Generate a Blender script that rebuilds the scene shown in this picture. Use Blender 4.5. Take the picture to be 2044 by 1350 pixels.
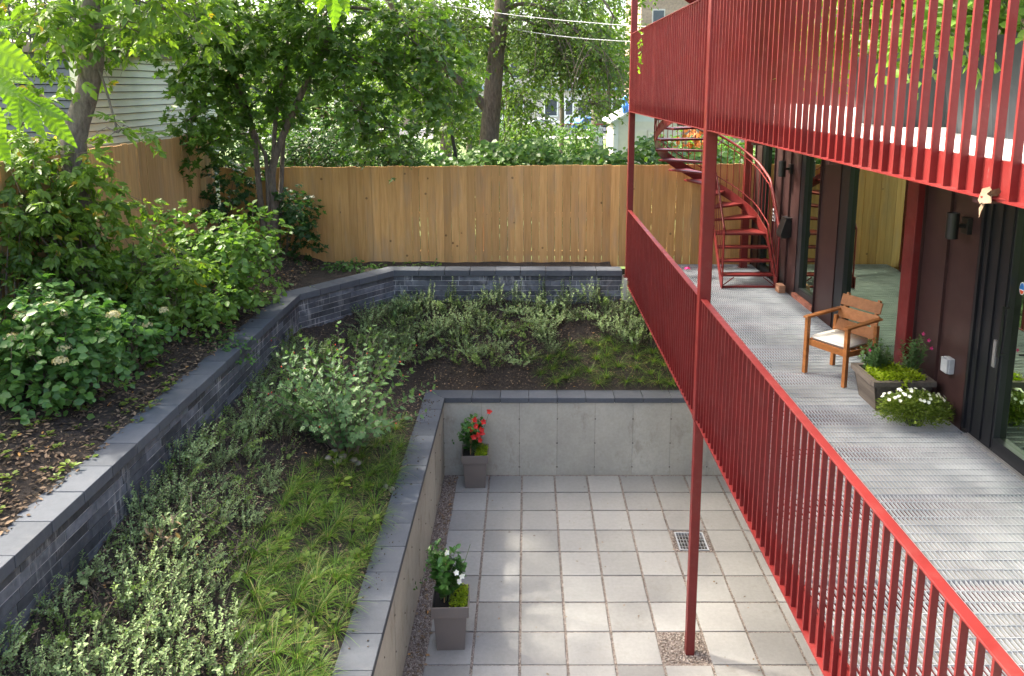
import bpy, bmesh, math, random
import numpy as np
from mathutils import Vector, Matrix

sc = bpy.context.scene
for o in list(bpy.data.objects):
    bpy.data.objects.remove(o)
random.seed(7)
RNG = np.random.default_rng(11)
COL = sc.collection
R = math.radians

# ------------------------------------------------------------------ camera, sky, sun, exposure
F_PX, CX, CY, PITCH, CAM_Z = 1556.0, 1051.0, 449.4, 0.1756, 6.012      # for the 2044 x 1350 photograph
cam = bpy.data.cameras.new('camera')
cam.sensor_fit = 'HORIZONTAL'
cam.sensor_width = 36.0
cam.lens = F_PX / 2044.0 * 36.0
cam.shift_x = -(CX - 1022.0) / 2044.0
cam.shift_y = -(675.0 - CY) / 2044.0
cam.clip_start = 0.05
cam.clip_end = 1500
camo = bpy.data.objects.new('camera', cam)
camo.location = (0, 0, CAM_Z)
camo.rotation_euler = (math.pi / 2 - PITCH, 0, 0)
COL.objects.link(camo)
sc.camera = camo

SUN_EL = R(50)
SUN_DIR = Vector((-0.93 * math.cos(SUN_EL), 0.37 * math.cos(SUN_EL), math.sin(SUN_EL))).normalized()
world = bpy.data.worlds.new('World')
sc.world = world
world.use_nodes = True
wn = world.node_tree
sky = wn.nodes.new('ShaderNodeTexSky')
sky.sky_type = 'NISHITA'
sky.sun_disc = False
sky.sun_elevation = SUN_EL
sky.sun_rotation = math.atan2(SUN_DIR.x, SUN_DIR.y)
sky.air_density = 0.8
sky.dust_density = 5.0
sky.ozone_density = 0.4
bg = wn.nodes['Background']
bg.inputs['Strength'].default_value = 0.15
wn.links.new(sky.outputs[0], bg.inputs['Color'])
sun = bpy.data.lights.new('sun', 'SUN')
sun.energy = 1.5
sun.angle = R(2.5)
sun.color = (1.0, 0.95, 0.86)
suno = bpy.data.objects.new('sun', sun)
suno.rotation_euler = SUN_DIR.to_track_quat('Z', 'Y').to_euler()
suno.location = (-20, 8, 30)
COL.objects.link(suno)
sc.view_settings.view_transform = 'Standard'
sc.view_settings.look = 'None'
sc.view_settings.gamma = 1.0
sc.view_settings.use_curve_mapping = False
sc.view_settings.exposure = 2.85
sc.view_settings.use_white_balance = True
sc.view_settings.white_balance_temperature = 6850
sc.view_settings.white_balance_tint = 8

# ------------------------------------------------------------------ photo pixel -> place
_fw = Vector((0, math.cos(PITCH), -math.sin(PITCH)))
_up = Vector((0, math.sin(PITCH), math.cos(PITCH)))
_O = Vector((0, 0, CAM_Z))
def ray(u, v): return Vector((1, 0, 0)) * ((u - CX) / F_PX) + _fw + _up * ((CY - v) / F_PX)
def at_z(u, v, z):
    d = ray(u, v); return _O + d * ((z - CAM_Z) / d.z)
def at_y(u, v, y):
    d = ray(u, v); return _O + d * (y / d.y)
def at_ground(u, v, fn, t0=1.0, t1=40.0):
    d = ray(u, v); t = t0
    while t < t1:
        p = _O + d * t
        h = fn(p.x, p.y)
        if h is not None and p.z <= h: return Vector((p.x, p.y, h))
        t += 0.01
    return None

# ------------------------------------------------------------------ helpers
class MB:
    def __init__(s): s.v = []; s.f = []
    def poly(s, pts, faces):
        b = len(s.v); s.v += [tuple(p) for p in pts]; s.f += [tuple(i + b for i in f) for f in faces]
    def box(s, x0, x1, y0, y1, z0, z1):
        s.poly([(x0,y0,z0),(x1,y0,z0),(x1,y1,z0),(x0,y1,z0),(x0,y0,z1),(x1,y0,z1),(x1,y1,z1),(x0,y1,z1)],
               [(0,3,2,1),(4,5,6,7),(0,1,5,4),(1,2,6,5),(2,3,7,6),(3,0,4,7)])
        return s
    def prism(s, base, z0, z1):                     # base: ccw (x, y)
        n = len(base)
        s.poly([(x,y,z0) for x,y in base] + [(x,y,z1) for x,y in base],
               [tuple(reversed(range(n))), tuple(range(n, 2*n))] + [(i,(i+1)%n,n+(i+1)%n,n+i) for i in range(n)])
        return s
    def bar(s, a, b, w, h=None, up=(0,0,1)):        # square bar from a to b
        h = h or w
        a = Vector(a); b = Vector(b); d = (b-a).normalized()
        u = Vector(up)
        if abs(d.dot(u)) > 0.98: u = Vector((0,1,0))
        x = d.cross(u).normalized(); y = x.cross(d).normalized()
        q = []
        for c in (a, b):
            for sx, sy in ((-1,-1),(1,-1),(1,1),(-1,1)): q.append(c + x*(sx*w/2) + y*(sy*h/2))
        s.poly(q, [(0,1,2,3),(7,6,5,4),(0,4,5,1),(1,5,6,2),(2,6,7,3),(3,7,4,0)])
        return s
    def tube(s, pts, radii, n=6, cap=True):
        pts = [Vector(p) for p in pts]
        if not hasattr(radii, '__len__'): radii = [radii]*len(pts)
        b = len(s.v); prev = None
        for i, p in enumerate(pts):
            d = (pts[min(i+1, len(pts)-1)] - pts[max(i-1, 0)])
            if d.length < 1e-9: d = Vector((0,0,1))
            d.normalize()
            if prev is None:
                x = d.orthogonal().normalized()
            else:
                x = (prev - d*prev.dot(d))
                x = x.normalized() if x.length > 1e-6 else d.orthogonal().normalized()
            prev = x; y = d.cross(x)
            for k in range(n):
                t = 2*math.pi*k/n
                s.v.append(tuple(p + (x*math.cos(t) + y*math.sin(t))*radii[i]))
        for i in range(len(pts)-1):
            for k in range(n):
                a0 = b+i*n+k; a1 = b+i*n+(k+1)%n
                s.f.append((a0, a1, a1+n, a0+n))
        if cap:
            s.f.append(tuple(reversed(range(b, b+n)))); s.f.append(tuple(range(b+(len(pts)-1)*n, b+len(pts)*n)))
        return s
    def lathe(s, prof, n=12, c=(0,0,0)):            # prof: (r, z)
        b = len(s.v)
        for r, z in prof:
            for k in range(n):
                t = 2*math.pi*k/n; s.v.append((c[0]+r*math.cos(t), c[1]+r*math.sin(t), c[2]+z))
        for i in range(len(prof)-1):
            for k in range(n):
                a0 = b+i*n+k; a1 = b+i*n+(k+1)%n; s.f.append((a0,a1,a1+n,a0+n))
        s.f.append(tuple(reversed(range(b,b+n)))); s.f.append(tuple(range(b+(len(prof)-1)*n, b+len(prof)*n)))
        return s
    def mesh(s, name):
        m = bpy.data.meshes.new(name); m.from_pydata(s.v, [], s.f); m.update(); return m
    def build(s, name, mat, parent=None, smooth=False, loc=None, bevel=0):
        m = s.mesh(name); m.materials.append(MATS[mat] if isinstance(mat, str) else mat)
        if smooth: m.shade_smooth()
        o = link(name, m, parent)
        if loc is not None: o.location = loc
        if bevel:
            md = o.modifiers.new('bevel', 'BEVEL'); md.width = bevel; md.segments = 2; md.limit_method = 'ANGLE'
        return o

def link(name, data, parent=None):
    o = bpy.data.objects.new(name, data); COL.objects.link(o)
    if parent is not None: o.parent = parent
    return o
def tag(o, label=None, cat=None, group=None, kind=None):
    if label: o['label'] = label
    if cat: o['category'] = cat
    if group: o['group'] = group
    if kind: o['kind'] = kind
    return o
def thing(name, label, cat, loc=(0,0,0), rz=0, group=None):
    o = bpy.data.objects.new(name, None); COL.objects.link(o)
    o.empty_display_size = 0.1
    o.location = loc; o.rotation_euler = (0,0,rz)
    return tag(o, label, cat, group)
def copy_tree(o, parent=None):
    c = o.copy(); COL.objects.link(c)
    if parent is not None: c.parent = parent
    for ch in list(o.children): copy_tree(ch, c)
    return c
def inst(name, mesh, parent, loc=(0,0,0), rot=(0,0,0), scale=(1,1,1)):
    o = link(name, mesh, parent); o.location = loc; o.rotation_euler = rot; o.scale = scale; return o

# ------------------------------------------------------------------ materials
MATS = {}
def newmat(name):
    m = bpy.data.materials.new(name); m.use_nodes = True; MATS[name] = m
    nt = m.node_tree; return m, nt, nt.nodes['Principled BSDF']
def nd(nt, t, **kw):
    n = nt.nodes.new(t)
    for k, val in kw.items():
        if k in n.inputs: n.inputs[k].default_value = val
        else: setattr(n, k, val)
    return n
def rgba(c): return (c[0], c[1], c[2], 1)
def ramp(nt, fac, stops):
    r = nd(nt, 'ShaderNodeValToRGB'); nt.links.new(fac, r.inputs[0])
    e = r.color_ramp.elements
    while len(e) < len(stops): e.new(0.5)
    for i, (p, c) in enumerate(stops): e[i].position = p; e[i].color = rgba(c)
    return r.outputs[0]
def mixc(nt, fac, a, b, mode='MIX'):
    m = nd(nt, 'ShaderNodeMix', data_type='RGBA', blend_type=mode)
    if isinstance(fac, (int, float)): m.inputs[0].default_value = fac
    else: nt.links.new(fac, m.inputs[0])
    for i, x in ((6, a), (7, b)):
        if isinstance(x, tuple): m.inputs[i].default_value = rgba(x)
        else: nt.links.new(x, m.inputs[i])
    return m.outputs[2]
def texco(nt, kind='Object', scale=(1,1,1)):
    t = nd(nt, 'ShaderNodeTexCoord'); mp = nd(nt, 'ShaderNodeMapping'); mp.inputs['Scale'].default_value = scale
    nt.links.new(t.outputs[kind], mp.inputs[0]); return mp.outputs[0]
def worldco(nt, scale=(1,1,1)):
    g = nd(nt, 'ShaderNodeNewGeometry'); mp = nd(nt, 'ShaderNodeMapping'); mp.inputs['Scale'].default_value = scale
    nt.links.new(g.outputs['Position'], mp.inputs[0]); return mp.outputs[0]
def noise(nt, co, scale, detail=4, rough=0.6):
    n = nd(nt, 'ShaderNodeTexNoise', Scale=scale, Detail=detail, Roughness=rough); nt.links.new(co, n.inputs['Vector']); return n.outputs['Fac']
def bump(nt, p, h, strength=0.3, dist=0.01):
    b = nd(nt, 'ShaderNodeBump', Strength=strength, Distance=dist); nt.links.new(h, b.inputs['Height']); nt.links.new(b.outputs[0], p.inputs['Normal'])
def objrand(nt): return nd(nt, 'ShaderNodeObjectInfo').outputs['Random']
def simple(name, col, rough=0.6, metal=0.0, var=0.12, nscale=8, bmp=0.0, spec=0.5, rand=0.0):
    m, nt, p = newmat(name)
    co = worldco(nt)
    n = noise(nt, co, nscale)
    lo = tuple(c*(1-var) for c in col); hi = tuple(min(1, c*(1+var)) for c in col)
    c = ramp(nt, n, [(0.3, lo), (0.7, hi)])
    if rand:
        r = ramp(nt, objrand(nt), [(0, (1-rand,)*3), (1, (1+rand,)*3)])
        c = mixc(nt, 1.0, c, r, 'MULTIPLY')
    nt.links.new(c, p.inputs['Base Color'])
    p.inputs['Roughness'].default_value = rough; p.inputs['Metallic'].default_value = metal
    p.inputs['Specular IOR Level'].default_value = spec
    if bmp: bump(nt, p, noise(nt, co, nscale*6), bmp, 0.005)
    return m

def leafmat(name, a, b, trans=0.45, rough=0.42, odd=None, spec=0.4):
    m, nt, p = newmat(name)
    at = nd(nt, 'ShaderNodeAttribute', attribute_name='tint')
    mid = tuple((x+y)/2 for x, y in zip(a, b))
    stops = [(0.0, a), (0.5, mid), (0.93, b)]
    if odd: stops += [(0.965, b), (0.985, odd)]
    c = ramp(nt, at.outputs['Fac'], stops)
    nt.links.new(c, p.inputs['Base Color'])
    p.inputs['Roughness'].default_value = rough; p.inputs['Specular IOR Level'].default_value = spec
    tr = nd(nt, 'ShaderNodeBsdfTranslucent')
    tc = mixc(nt, 1.0, c, (1.5, 1.6, 0.75), 'MULTIPLY'); nt.links.new(tc, tr.inputs['Color'])
    mx = nd(nt, 'ShaderNodeMixShader'); mx.inputs[0].default_value = trans
    nt.links.new(p.outputs[0], mx.inputs[1]); nt.links.new(tr.outputs[0], mx.inputs[2])
    nt.links.new(mx.outputs[0], nt.nodes['Material Output'].inputs['Surface'])
    return m

def make_materials():
    # red paint
    for name, col in (('red_paint', (0.150, 0.0155, 0.0148)),):
        m, nt, p = newmat(name); co = worldco(nt)
        c = ramp(nt, noise(nt, co, 3.0, 5), [(0.3, tuple(x*0.86 for x in col)), (0.7, tuple(x*1.12 for x in col))])
        sc_ = noise(nt, worldco(nt, (1, 1, 0.25)), 38.0, 3)
        c = mixc(nt, ramp(nt, sc_, [(0.70, (0,0,0)), (0.78, (0.35,)*3)]), c, (0.3, 0.13, 0.12))
        c = mixc(nt, ramp(nt, noise(nt, worldco(nt, (1, 1, 0.4)), 1.6, 7, 0.7), [(0.48, (0,)*3), (0.75, (0.4,)*3)]), c, (0.085, 0.012, 0.013))
        p.inputs['Specular IOR Level'].default_value = 0.35
        c = mixc(nt, ramp(nt, noise(nt, co, 6.5, 8, 0.8), [(0.5, (0,)*3), (0.72, (0.3,)*3)]), c, (0.20, 0.075, 0.066))
        nt.links.new(c, p.inputs['Base Color']); p.inputs['Roughness'].default_value = 0.42
        nt.links.new(ramp(nt, noise(nt, co, 9.0), [(0.3, (0.34,)*3), (0.7, (0.5,)*3)]), p.inputs['Roughness'])
        bump(nt, p, noise(nt, co, 300, 2), 0.05, 0.002)
    simple('dark_paint', (0.07, 0.022, 0.028), 0.45, var=0.1)
    # galvanized
    m, nt, p = newmat('galvanised'); co = worldco(nt)
    v = nd(nt, 'ShaderNodeTexVoronoi', Scale=60.0); nt.links.new(co, v.inputs['Vector'])
    c = ramp(nt, noise(nt, co, 4, 6), [(0.3, (0.29, 0.32, 0.36)), (0.7, (0.45, 0.48, 0.52))])
    nt.links.new(c, p.inputs['Base Color']); p.inputs['Metallic'].default_value = 0.4
    nt.links.new(ramp(nt, v.outputs['Distance'], [(0, (0.3,)*3), (1, (0.5,)*3)]), p.inputs['Roughness'])
    # concrete wall / pavers / caps
    def concrete(name, col, var, pits=True, rand=0.06, stain=(0.23, 0.2, 0.16), stain_amt=0.35):
        m, nt, p = newmat(name); co = worldco(nt)
        n1 = noise(nt, co, 1.3, 8, 0.65); n2 = noise(nt, co, 22, 6, 0.7)
        c = ramp(nt, n1, [(0.25, tuple(x*(1-var) for x in col)), (0.75, tuple(x*(1+var) for x in col))])
        c = mixc(nt, 0.35, c, ramp(nt, n2, [(0.35, tuple(x*0.8 for x in col)), (0.65, tuple(x*1.15 for x in col))]))
        st = ramp(nt, noise(nt, worldco(nt, (1, 1, 0.5)), 2.6, 9, 0.75), [(0.55, (0,)*3), (0.72, (stain_amt,)*3)])
        c = mixc(nt, st, c, stain)
        sp = ramp(nt, noise(nt, co, 85, 2, 0.5), [(0.70, (0,)*3), (0.74, (0.5,)*3)])
        c = mixc(nt, sp, c, tuple(x*0.55 for x in col))
        r = ramp(nt, objrand(nt), [(0, (1-rand,)*3), (1, (1+rand,)*3)])
        c = mixc(nt, 1.0, c, r, 'MULTIPLY')
        nt.links.new(c, p.inputs['Base Color']); p.inputs['Roughness'].default_value = 0.85
        p.inputs['Specular IOR Level'].default_value = 0.25
        bump(nt, p, noise(nt, co, 60, 5), 0.25, 0.004)
    concrete('concrete', (0.40, 0.378, 0.322), 0.28, stain=(0.2, 0.172, 0.125), stain_amt=0.75)
    concrete('paver', (0.262, 0.258, 0.246), 0.15, rand=0.15, stain=(0.17, 0.155, 0.13), stain_amt=0.5)
    concrete('cap_grey', (0.085, 0.093, 0.107), 0.16, rand=0.16, stain=(0.14, 0.14, 0.14), stain_amt=0.5)
    # dark bricks with white salt stains
    m, nt, p = newmat('dark_brick'); co = worldco(nt)
    c = ramp(nt, noise(nt, co, 9, 6), [(0.3, (0.042, 0.047, 0.057)), (0.7, (0.10, 0.108, 0.127))])
    r = ramp(nt, objrand(nt), [(0, (0.5,)*3), (0.6, (1.1,)*3), (1, (1.9,)*3)]); c = mixc(nt, 1.0, c, r, 'MULTIPLY')
    e = nd(nt, 'ShaderNodeMath', operation='MULTIPLY')
    nt.links.new(ramp(nt, noise(nt, co, 1.1, 3), [(0.48, (0,)*3), (0.62, (1,)*3)]), e.inputs[0])
    nt.links.new(ramp(nt, noise(nt, worldco(nt, (1, 1, 0.22)), 16, 7, 0.7), [(0.5, (0,)*3), (0.64, (0.9,)*3)]), e.inputs[1])
    c = mixc(nt, e.outputs[0], c, (0.42, 0.42, 0.42))
    nt.links.new(c, p.inputs['Base Color']); p.inputs['Roughness'].default_value = 0.8
    bump(nt, p, noise(nt, co, 70, 4), 0.35, 0.004)
    m, nt, p = newmat('mortar'); co = worldco(nt)
    c = ramp(nt, noise(nt, co, 2.2, 6, 0.7), [(0.36, (0.07, 0.07, 0.075)), (0.60, (0.55, 0.55, 0.54))])
    nt.links.new(c, p.inputs['Base Color']); p.inputs['Roughness'].default_value = 0.95
    # wood
    def wood(name, a, b, axis, knots=True, rough=0.7, rand=0.2, grey=0.0):
        m, nt, p = newmat(name)
        scl = {'z': (14, 14, 0.9), 'x': (0.9, 14, 14), 'y': (14, 0.9, 14)}[axis]
        t = nd(nt, 'ShaderNodeTexCoord'); mp = nd(nt, 'ShaderNodeMapping'); mp.inputs['Scale'].default_value = scl
        addv = nd(nt, 'ShaderNodeVectorMath', operation='ADD')
        oi = nd(nt, 'ShaderNodeObjectInfo'); cmb = nd(nt, 'ShaderNodeVectorMath', operation='SCALE')
        cmb.inputs[0].default_value = (37, 91, 53); nt.links.new(oi.outputs['Random'], cmb.inputs['Scale'])
        g = nd(nt, 'ShaderNodeNewGeometry')
        nt.links.new(g.outputs['Position'], mp.inputs[0]); nt.links.new(mp.outputs[0], addv.inputs[0]); nt.links.new(cmb.outputs[0], addv.inputs[1])
        n = nd(nt, 'ShaderNodeTexNoise', Scale=1.6, Detail=6, Roughness=0.6, Distortion=0.6); nt.links.new(addv.outputs[0], n.inputs['Vector'])
        c = ramp(nt, n.outputs['Fac'], [(0.3, a), (0.7, b)])
        if knots:
            add2 = nd(nt, 'ShaderNodeVectorMath', operation='ADD'); nt.links.new(g.outputs['Position'], add2.inputs[0]); nt.links.new(cmb.outputs[0], add2.inputs[1])
            vo = nd(nt, 'ShaderNodeTexVoronoi', Scale=3.2); nt.links.new(add2.outputs[0], vo.inputs['Vector'])
            k = ramp(nt, vo.outputs['Distance'], [(0.05, (0.85,)*3), (0.085, (0,)*3)])
            c = mixc(nt, k, c, tuple(x*0.35 for x in a))
        if grey:
            gm = ramp(nt, noise(nt, worldco(nt, (3, 3, 0.6)), 1.5, 5), [(0.5, (0,)*3), (0.7, (grey,)*3)])
            c = mixc(nt, gm, c, (0.26, 0.22, 0.18))
        r = ramp(nt, oi.outputs['Random'], [(0, (1-rand,)*3), (1, (1+rand,)*3)]); c = mixc(nt, 1.0, c, r, 'MULTIPLY')
        nt.links.new(c, p.inputs['Base Color']); p.inputs['Roughness'].default_value = rough
        p.inputs['Specular IOR Level'].default_value = 0.3
        bump(nt, p, n.outputs['Fac'], 0.2, 0.004)
    wood('fence_wood', (0.49, 0.255, 0.085), (0.64, 0.365, 0.14), 'z', rand=0.17, grey=0.35)
    wood('fence_wood_left', (0.45, 0.255, 0.105), (0.60, 0.36, 0.165), 'z', rand=0.18, grey=0.35)
    wood('chair_wood', (0.22, 0.078, 0.022), (0.33, 0.13, 0.042), 'x', knots=False, rough=0.45, rand=0.12)
    wood('grey_wood', (0.055, 0.045, 0.04), (0.125, 0.105, 0.09), 'y', knots=False, rand=0.12)
    simple('block_wood', (0.33, 0.17, 0.10), 0.8)
    # bark
    def bark(name, a, b):
        m, nt, p = newmat(name); co = worldco(nt, (1, 1, 0.3))
        n = noise(nt, co, 22, 8, 0.7); c = ramp(nt, n, [(0.3, a), (0.7, b)])
        c = mixc(nt, ramp(nt, noise(nt, worldco(nt), 2.0, 4), [(0.5, (0,)*3), (0.75, (0.4,)*3)]), c, (0.17, 0.16, 0.12))
        nt.links.new(c, p.inputs['Base Color']); p.inputs['Roughness'].default_value = 0.95
        bump(nt, p, n, 0.9, 0.03)
    bark('bark', (0.055, 0.04, 0.03), (0.20, 0.155, 0.12))
    bark('bark_grey', (0.07, 0.055, 0.045), (0.26, 0.215, 0.175))
    simple('twig', (0.13, 0.10, 0.075), 0.9, var=0.3)
    simple('green_stem', (0.10, 0.13, 0.05), 0.7, var=0.3)
    # soils
    m, nt, p = newmat('mulch'); co = worldco(nt)
    n = noise(nt, co, 26, 8, 0.75); c = ramp(nt, n, [(0.3, (0.012, 0.010, 0.008)), (0.55, (0.045, 0.033, 0.024)), (0.75, (0.12, 0.085, 0.06))])
    c = mixc(nt, ramp(nt, noise(nt, co, 1.4, 5), [(0.5, (0,)*3), (0.7, (0.5,)*3)]), c, (0.075, 0.052, 0.036))
    nt.links.new(c, p.inputs['Base Color']); p.inputs['Roughness'].default_value = 0.95
    bump(nt, p, n, 1.0, 0.03)
    m, nt, p = newmat('gravel'); co = worldco(nt)
    v = nd(nt, 'ShaderNodeTexVoronoi', Scale=70.0); nt.links.new(co, v.inputs['Vector'])
    c = mixc(nt, 0.5, ramp(nt, v.outputs['Color'], [(0.15, (0.07, 0.05, 0.04)), (0.5, (0.24, 0.19, 0.16)), (0.9, (0.48, 0.43, 0.38))]), (0.16, 0.13, 0.11))
    nt.links.new(c, p.inputs['Base Color']); p.inputs['Roughness'].default_value = 0.9
    bump(nt, p, v.outputs['Distance'], 0.8, 0.01)
    m, nt, p = newmat('lawn'); co = worldco(nt)
    c = ramp(nt, noise(nt, co, 0.8, 8, 0.7), [(0.3, (0.06, 0.10, 0.022)), (0.7, (0.13, 0.19, 0.05))])
    nt.links.new(c, p.inputs['Base Color']); p.inputs['Roughness'].default_value = 0.95
    simple('tie_stain', (0.09, 0.075, 0.06), 0.9)
    simple('asphalt', (0.06, 0.06, 0.062), 0.9); simple('sidewalk', (0.40, 0.38, 0.35), 0.9)
    # building skins
    m, nt, p = newmat('brown_metal'); co = worldco(nt)
    c = ramp(nt, noise(nt, co, 5, 4), [(0.3, (0.05, 0.026, 0.026)), (0.7, (0.072, 0.038, 0.036))])
    c = mixc(nt, ramp(nt, noise(nt, co, 420, 2), [(0.62, (0,)*3), (0.7, (0.35,)*3)]), c, (0.16, 0.11, 0.10))
    nt.links.new(c, p.inputs['Base Color']); p.inputs['Metallic'].default_value = 0.35; p.inputs['Roughness'].default_value = 0.33
    simple('black_frame', (0.012, 0.013, 0.016), 0.35, var=0.1); simple('black_plastic', (0.012, 0.012, 0.012), 0.4)
    simple('aluminium', (0.5, 0.5, 0.5), 0.4, metal=0.8)
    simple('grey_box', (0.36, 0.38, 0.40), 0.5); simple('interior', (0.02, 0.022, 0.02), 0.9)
    simple('white_slab', (0.72, 0.72, 0.71), 0.6, var=0.06); simple('white_paint', (0.75, 0.75, 0.73), 0.6, var=0.05)
    simple('sticker_blue', (0.03, 0.16, 0.45), 0.4); simple('sticker_white', (0.8, 0.8, 0.8), 0.4); simple('sticker_red', (0.6, 0.08, 0.03), 0.4)
    simple('red_brick', (0.25, 0.09, 0.06), 0.9, rand=0.2); simple('planter_taupe', (0.165, 0.14, 0.125), 0.55, var=0.05, nscale=3)
    simple('planter_dark', (0.028, 0.033, 0.04), 0.5, var=0.12, nscale=5); simple('potting_soil', (0.012, 0.01, 0.008), 1.0)
    simple('siding_white', (0.66, 0.62, 0.51), 0.55, var=0.1, nscale=1.5, rand=0.04); simple('siding_grey', (0.075, 0.085, 0.095), 0.55, rand=0.1)
    simple('blue_trim', (0.03, 0.06, 0.22), 0.5); simple('roof_edge', (0.16, 0.13, 0.10), 0.9); simple('iron', (0.01, 0.01, 0.012), 0.5)
    simple('bamboo', (0.42, 0.24, 0.10), 0.6); simple('stone_tan', (0.30, 0.26, 0.22), 0.9, var=0.3, nscale=20, rand=0.2)
    simple('shed_white', (0.48, 0.48, 0.46), 0.6, var=0.04); simple('shed_beige', (0.5, 0.46, 0.38), 0.7, var=0.05)
    simple('far_brick', (0.29, 0.21, 0.155), 0.9, rand=0.12, var=0.2); simple('far_stone', (0.46, 0.42, 0.37), 0.9, var=0.12)
    simple('far_blue', (0.22, 0.30, 0.38), 0.6); simple('far_glass', (0.05, 0.06, 0.07), 0.15)
    simple('car_silver', (0.5, 0.51, 0.52), 0.3, metal=0.5); simple('car_blue', (0.06, 0.16, 0.38), 0.3); simple('tyre', (0.02, 0.02, 0.02), 0.9)
    simple('car_glass', (0.06, 0.08, 0.09), 0.08); simple('lamp_red', (0.5, 0.02, 0.015), 0.3); simple('lamp_white', (0.8, 0.8, 0.78), 0.2)
    simple('orange_paint', (0.7, 0.22, 0.03), 0.6); simple('blue_paint', (0.04, 0.2, 0.6), 0.5); simple('dry_leaf', (0.15, 0.098, 0.06), 0.8, var=0.2, nscale=30)
    simple('wire', (0.5, 0.5, 0.5), 0.6)
    # cushion with fine stripes
    m, nt, p = newmat('cushion'); w = nd(nt, 'ShaderNodeTexWave', Scale=28.0, Distortion=0.0); w.bands_direction = 'X'
    nt.links.new(texco(nt), w.inputs['Vector'])
    nt.links.new(ramp(nt, w.outputs['Fac'], [(0.35, (0.5, 0.48, 0.43)), (0.65, (0.68, 0.66, 0.6))]), p.inputs['Base Color']); p.inputs['Roughness'].default_value = 0.95
    # window glass: coated pane, reflects the deck
    m, nt, p = newmat('window_glass')
    gl = nd(nt, 'ShaderNodeBsdfGlossy', Roughness=0.01); gl.inputs['Color'].default_value = (0.52, 0.66, 0.47, 1)
    tr = nd(nt, 'ShaderNodeBsdfTransparent'); tr.inputs['Color'].default_value = (0.22, 0.32, 0.26, 1)
    fr = nd(nt, 'ShaderNodeFresnel', IOR=2.3); mx = nd(nt, 'ShaderNodeMixShader')
    ad = nd(nt, 'ShaderNodeMath', operation='ADD', use_clamp=True); ad.inputs[1].default_value = 0.03
    nt.links.new(fr.outputs[0], ad.inputs[0]); nt.links.new(ad.outputs[0], mx.inputs[0]); nt.links.new(tr.outputs[0], mx.inputs[1]); nt.links.new(gl.outputs[0], mx.inputs[2])
    nt.links.new(mx.outputs[0], nt.nodes['Material Output'].inputs['Surface'])
    # leaves
    leafmat('leaf_maple', (0.048, 0.105, 0.02), (0.13, 0.225, 0.04))
    leafmat('leaf_elder', (0.075, 0.15, 0.022), (0.19, 0.29, 0.045), odd=(0.42, 0.30, 0.04))
    leafmat('leaf_lime', (0.094, 0.189, 0.016), (0.158, 0.262, 0.024), trans=0.5)
    leafmat('leaf_far', (0.056, 0.112, 0.018), (0.132, 0.203, 0.038))
    leafmat('leaf_hedge', (0.030, 0.086, 0.014), (0.086, 0.173, 0.027))
    leafmat('leaf_dark', (0.023, 0.065, 0.019), (0.058, 0.130, 0.036))
    leafmat('leaf_hydrangea', (0.045, 0.125, 0.032), (0.125, 0.245, 0.06), trans=0.35)
    leafmat('leaf_viburnum', (0.075, 0.165, 0.028), (0.18, 0.3, 0.06), trans=0.4)
    leafmat('leaf_silver', (0.122, 0.198, 0.073), (0.317, 0.415, 0.190), trans=0.25, rough=0.6)
    leafmat('leaf_sage', (0.088, 0.156, 0.036), (0.237, 0.338, 0.090), trans=0.3, rough=0.55)
    leafmat('leaf_rose', (0.055, 0.125, 0.042), (0.145, 0.245, 0.09), trans=0.3, rough=0.5)
    leafmat('leaf_grass', (0.062, 0.147, 0.015), (0.156, 0.275, 0.035), trans=0.4, odd=(0.3, 0.27, 0.1))
    leafmat('leaf_weed', (0.10, 0.17, 0.025), (0.22, 0.30, 0.05), trans=0.4)
    leafmat('leaf_chartreuse', (0.17, 0.26, 0.012), (0.30, 0.38, 0.02), trans=0.4)
    leafmat('leaf_pot', (0.03, 0.10, 0.022), (0.085, 0.19, 0.04), trans=0.3, rough=0.3)
    leafmat('leaf_petunia', (0.075, 0.13, 0.018), (0.19, 0.25, 0.045), trans=0.35)
    leafmat('petal_red', (0.50, 0.012, 0.012), (0.68, 0.03, 0.02), trans=0.25); leafmat('petal_white', (0.75, 0.75, 0.72), (0.85, 0.85, 0.83), trans=0.3)
    leafmat('petal_pink', (0.55, 0.03, 0.2), (0.72, 0.08, 0.3), trans=0.3); leafmat('petal_cream', (0.40, 0.36, 0.18), (0.62, 0.56, 0.36), trans=0.3)
    leafmat('rose_hip', (0.45, 0.03, 0.015), (0.6, 0.07, 0.03), trans=0.1)
    leafmat('litter', (0.035, 0.025, 0.018), (0.26, 0.18, 0.115), trans=0.05, odd=(0.5, 0.26, 0.08), rough=0.9)
    leafmat('pebble', (0.13, 0.09, 0.07), (0.46, 0.40, 0.35), trans=0.0, rough=0.9)
    leafmat('straw', (0.210, 0.144, 0.078), (0.300, 0.228, 0.144), trans=0.2)
make_materials()

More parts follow.
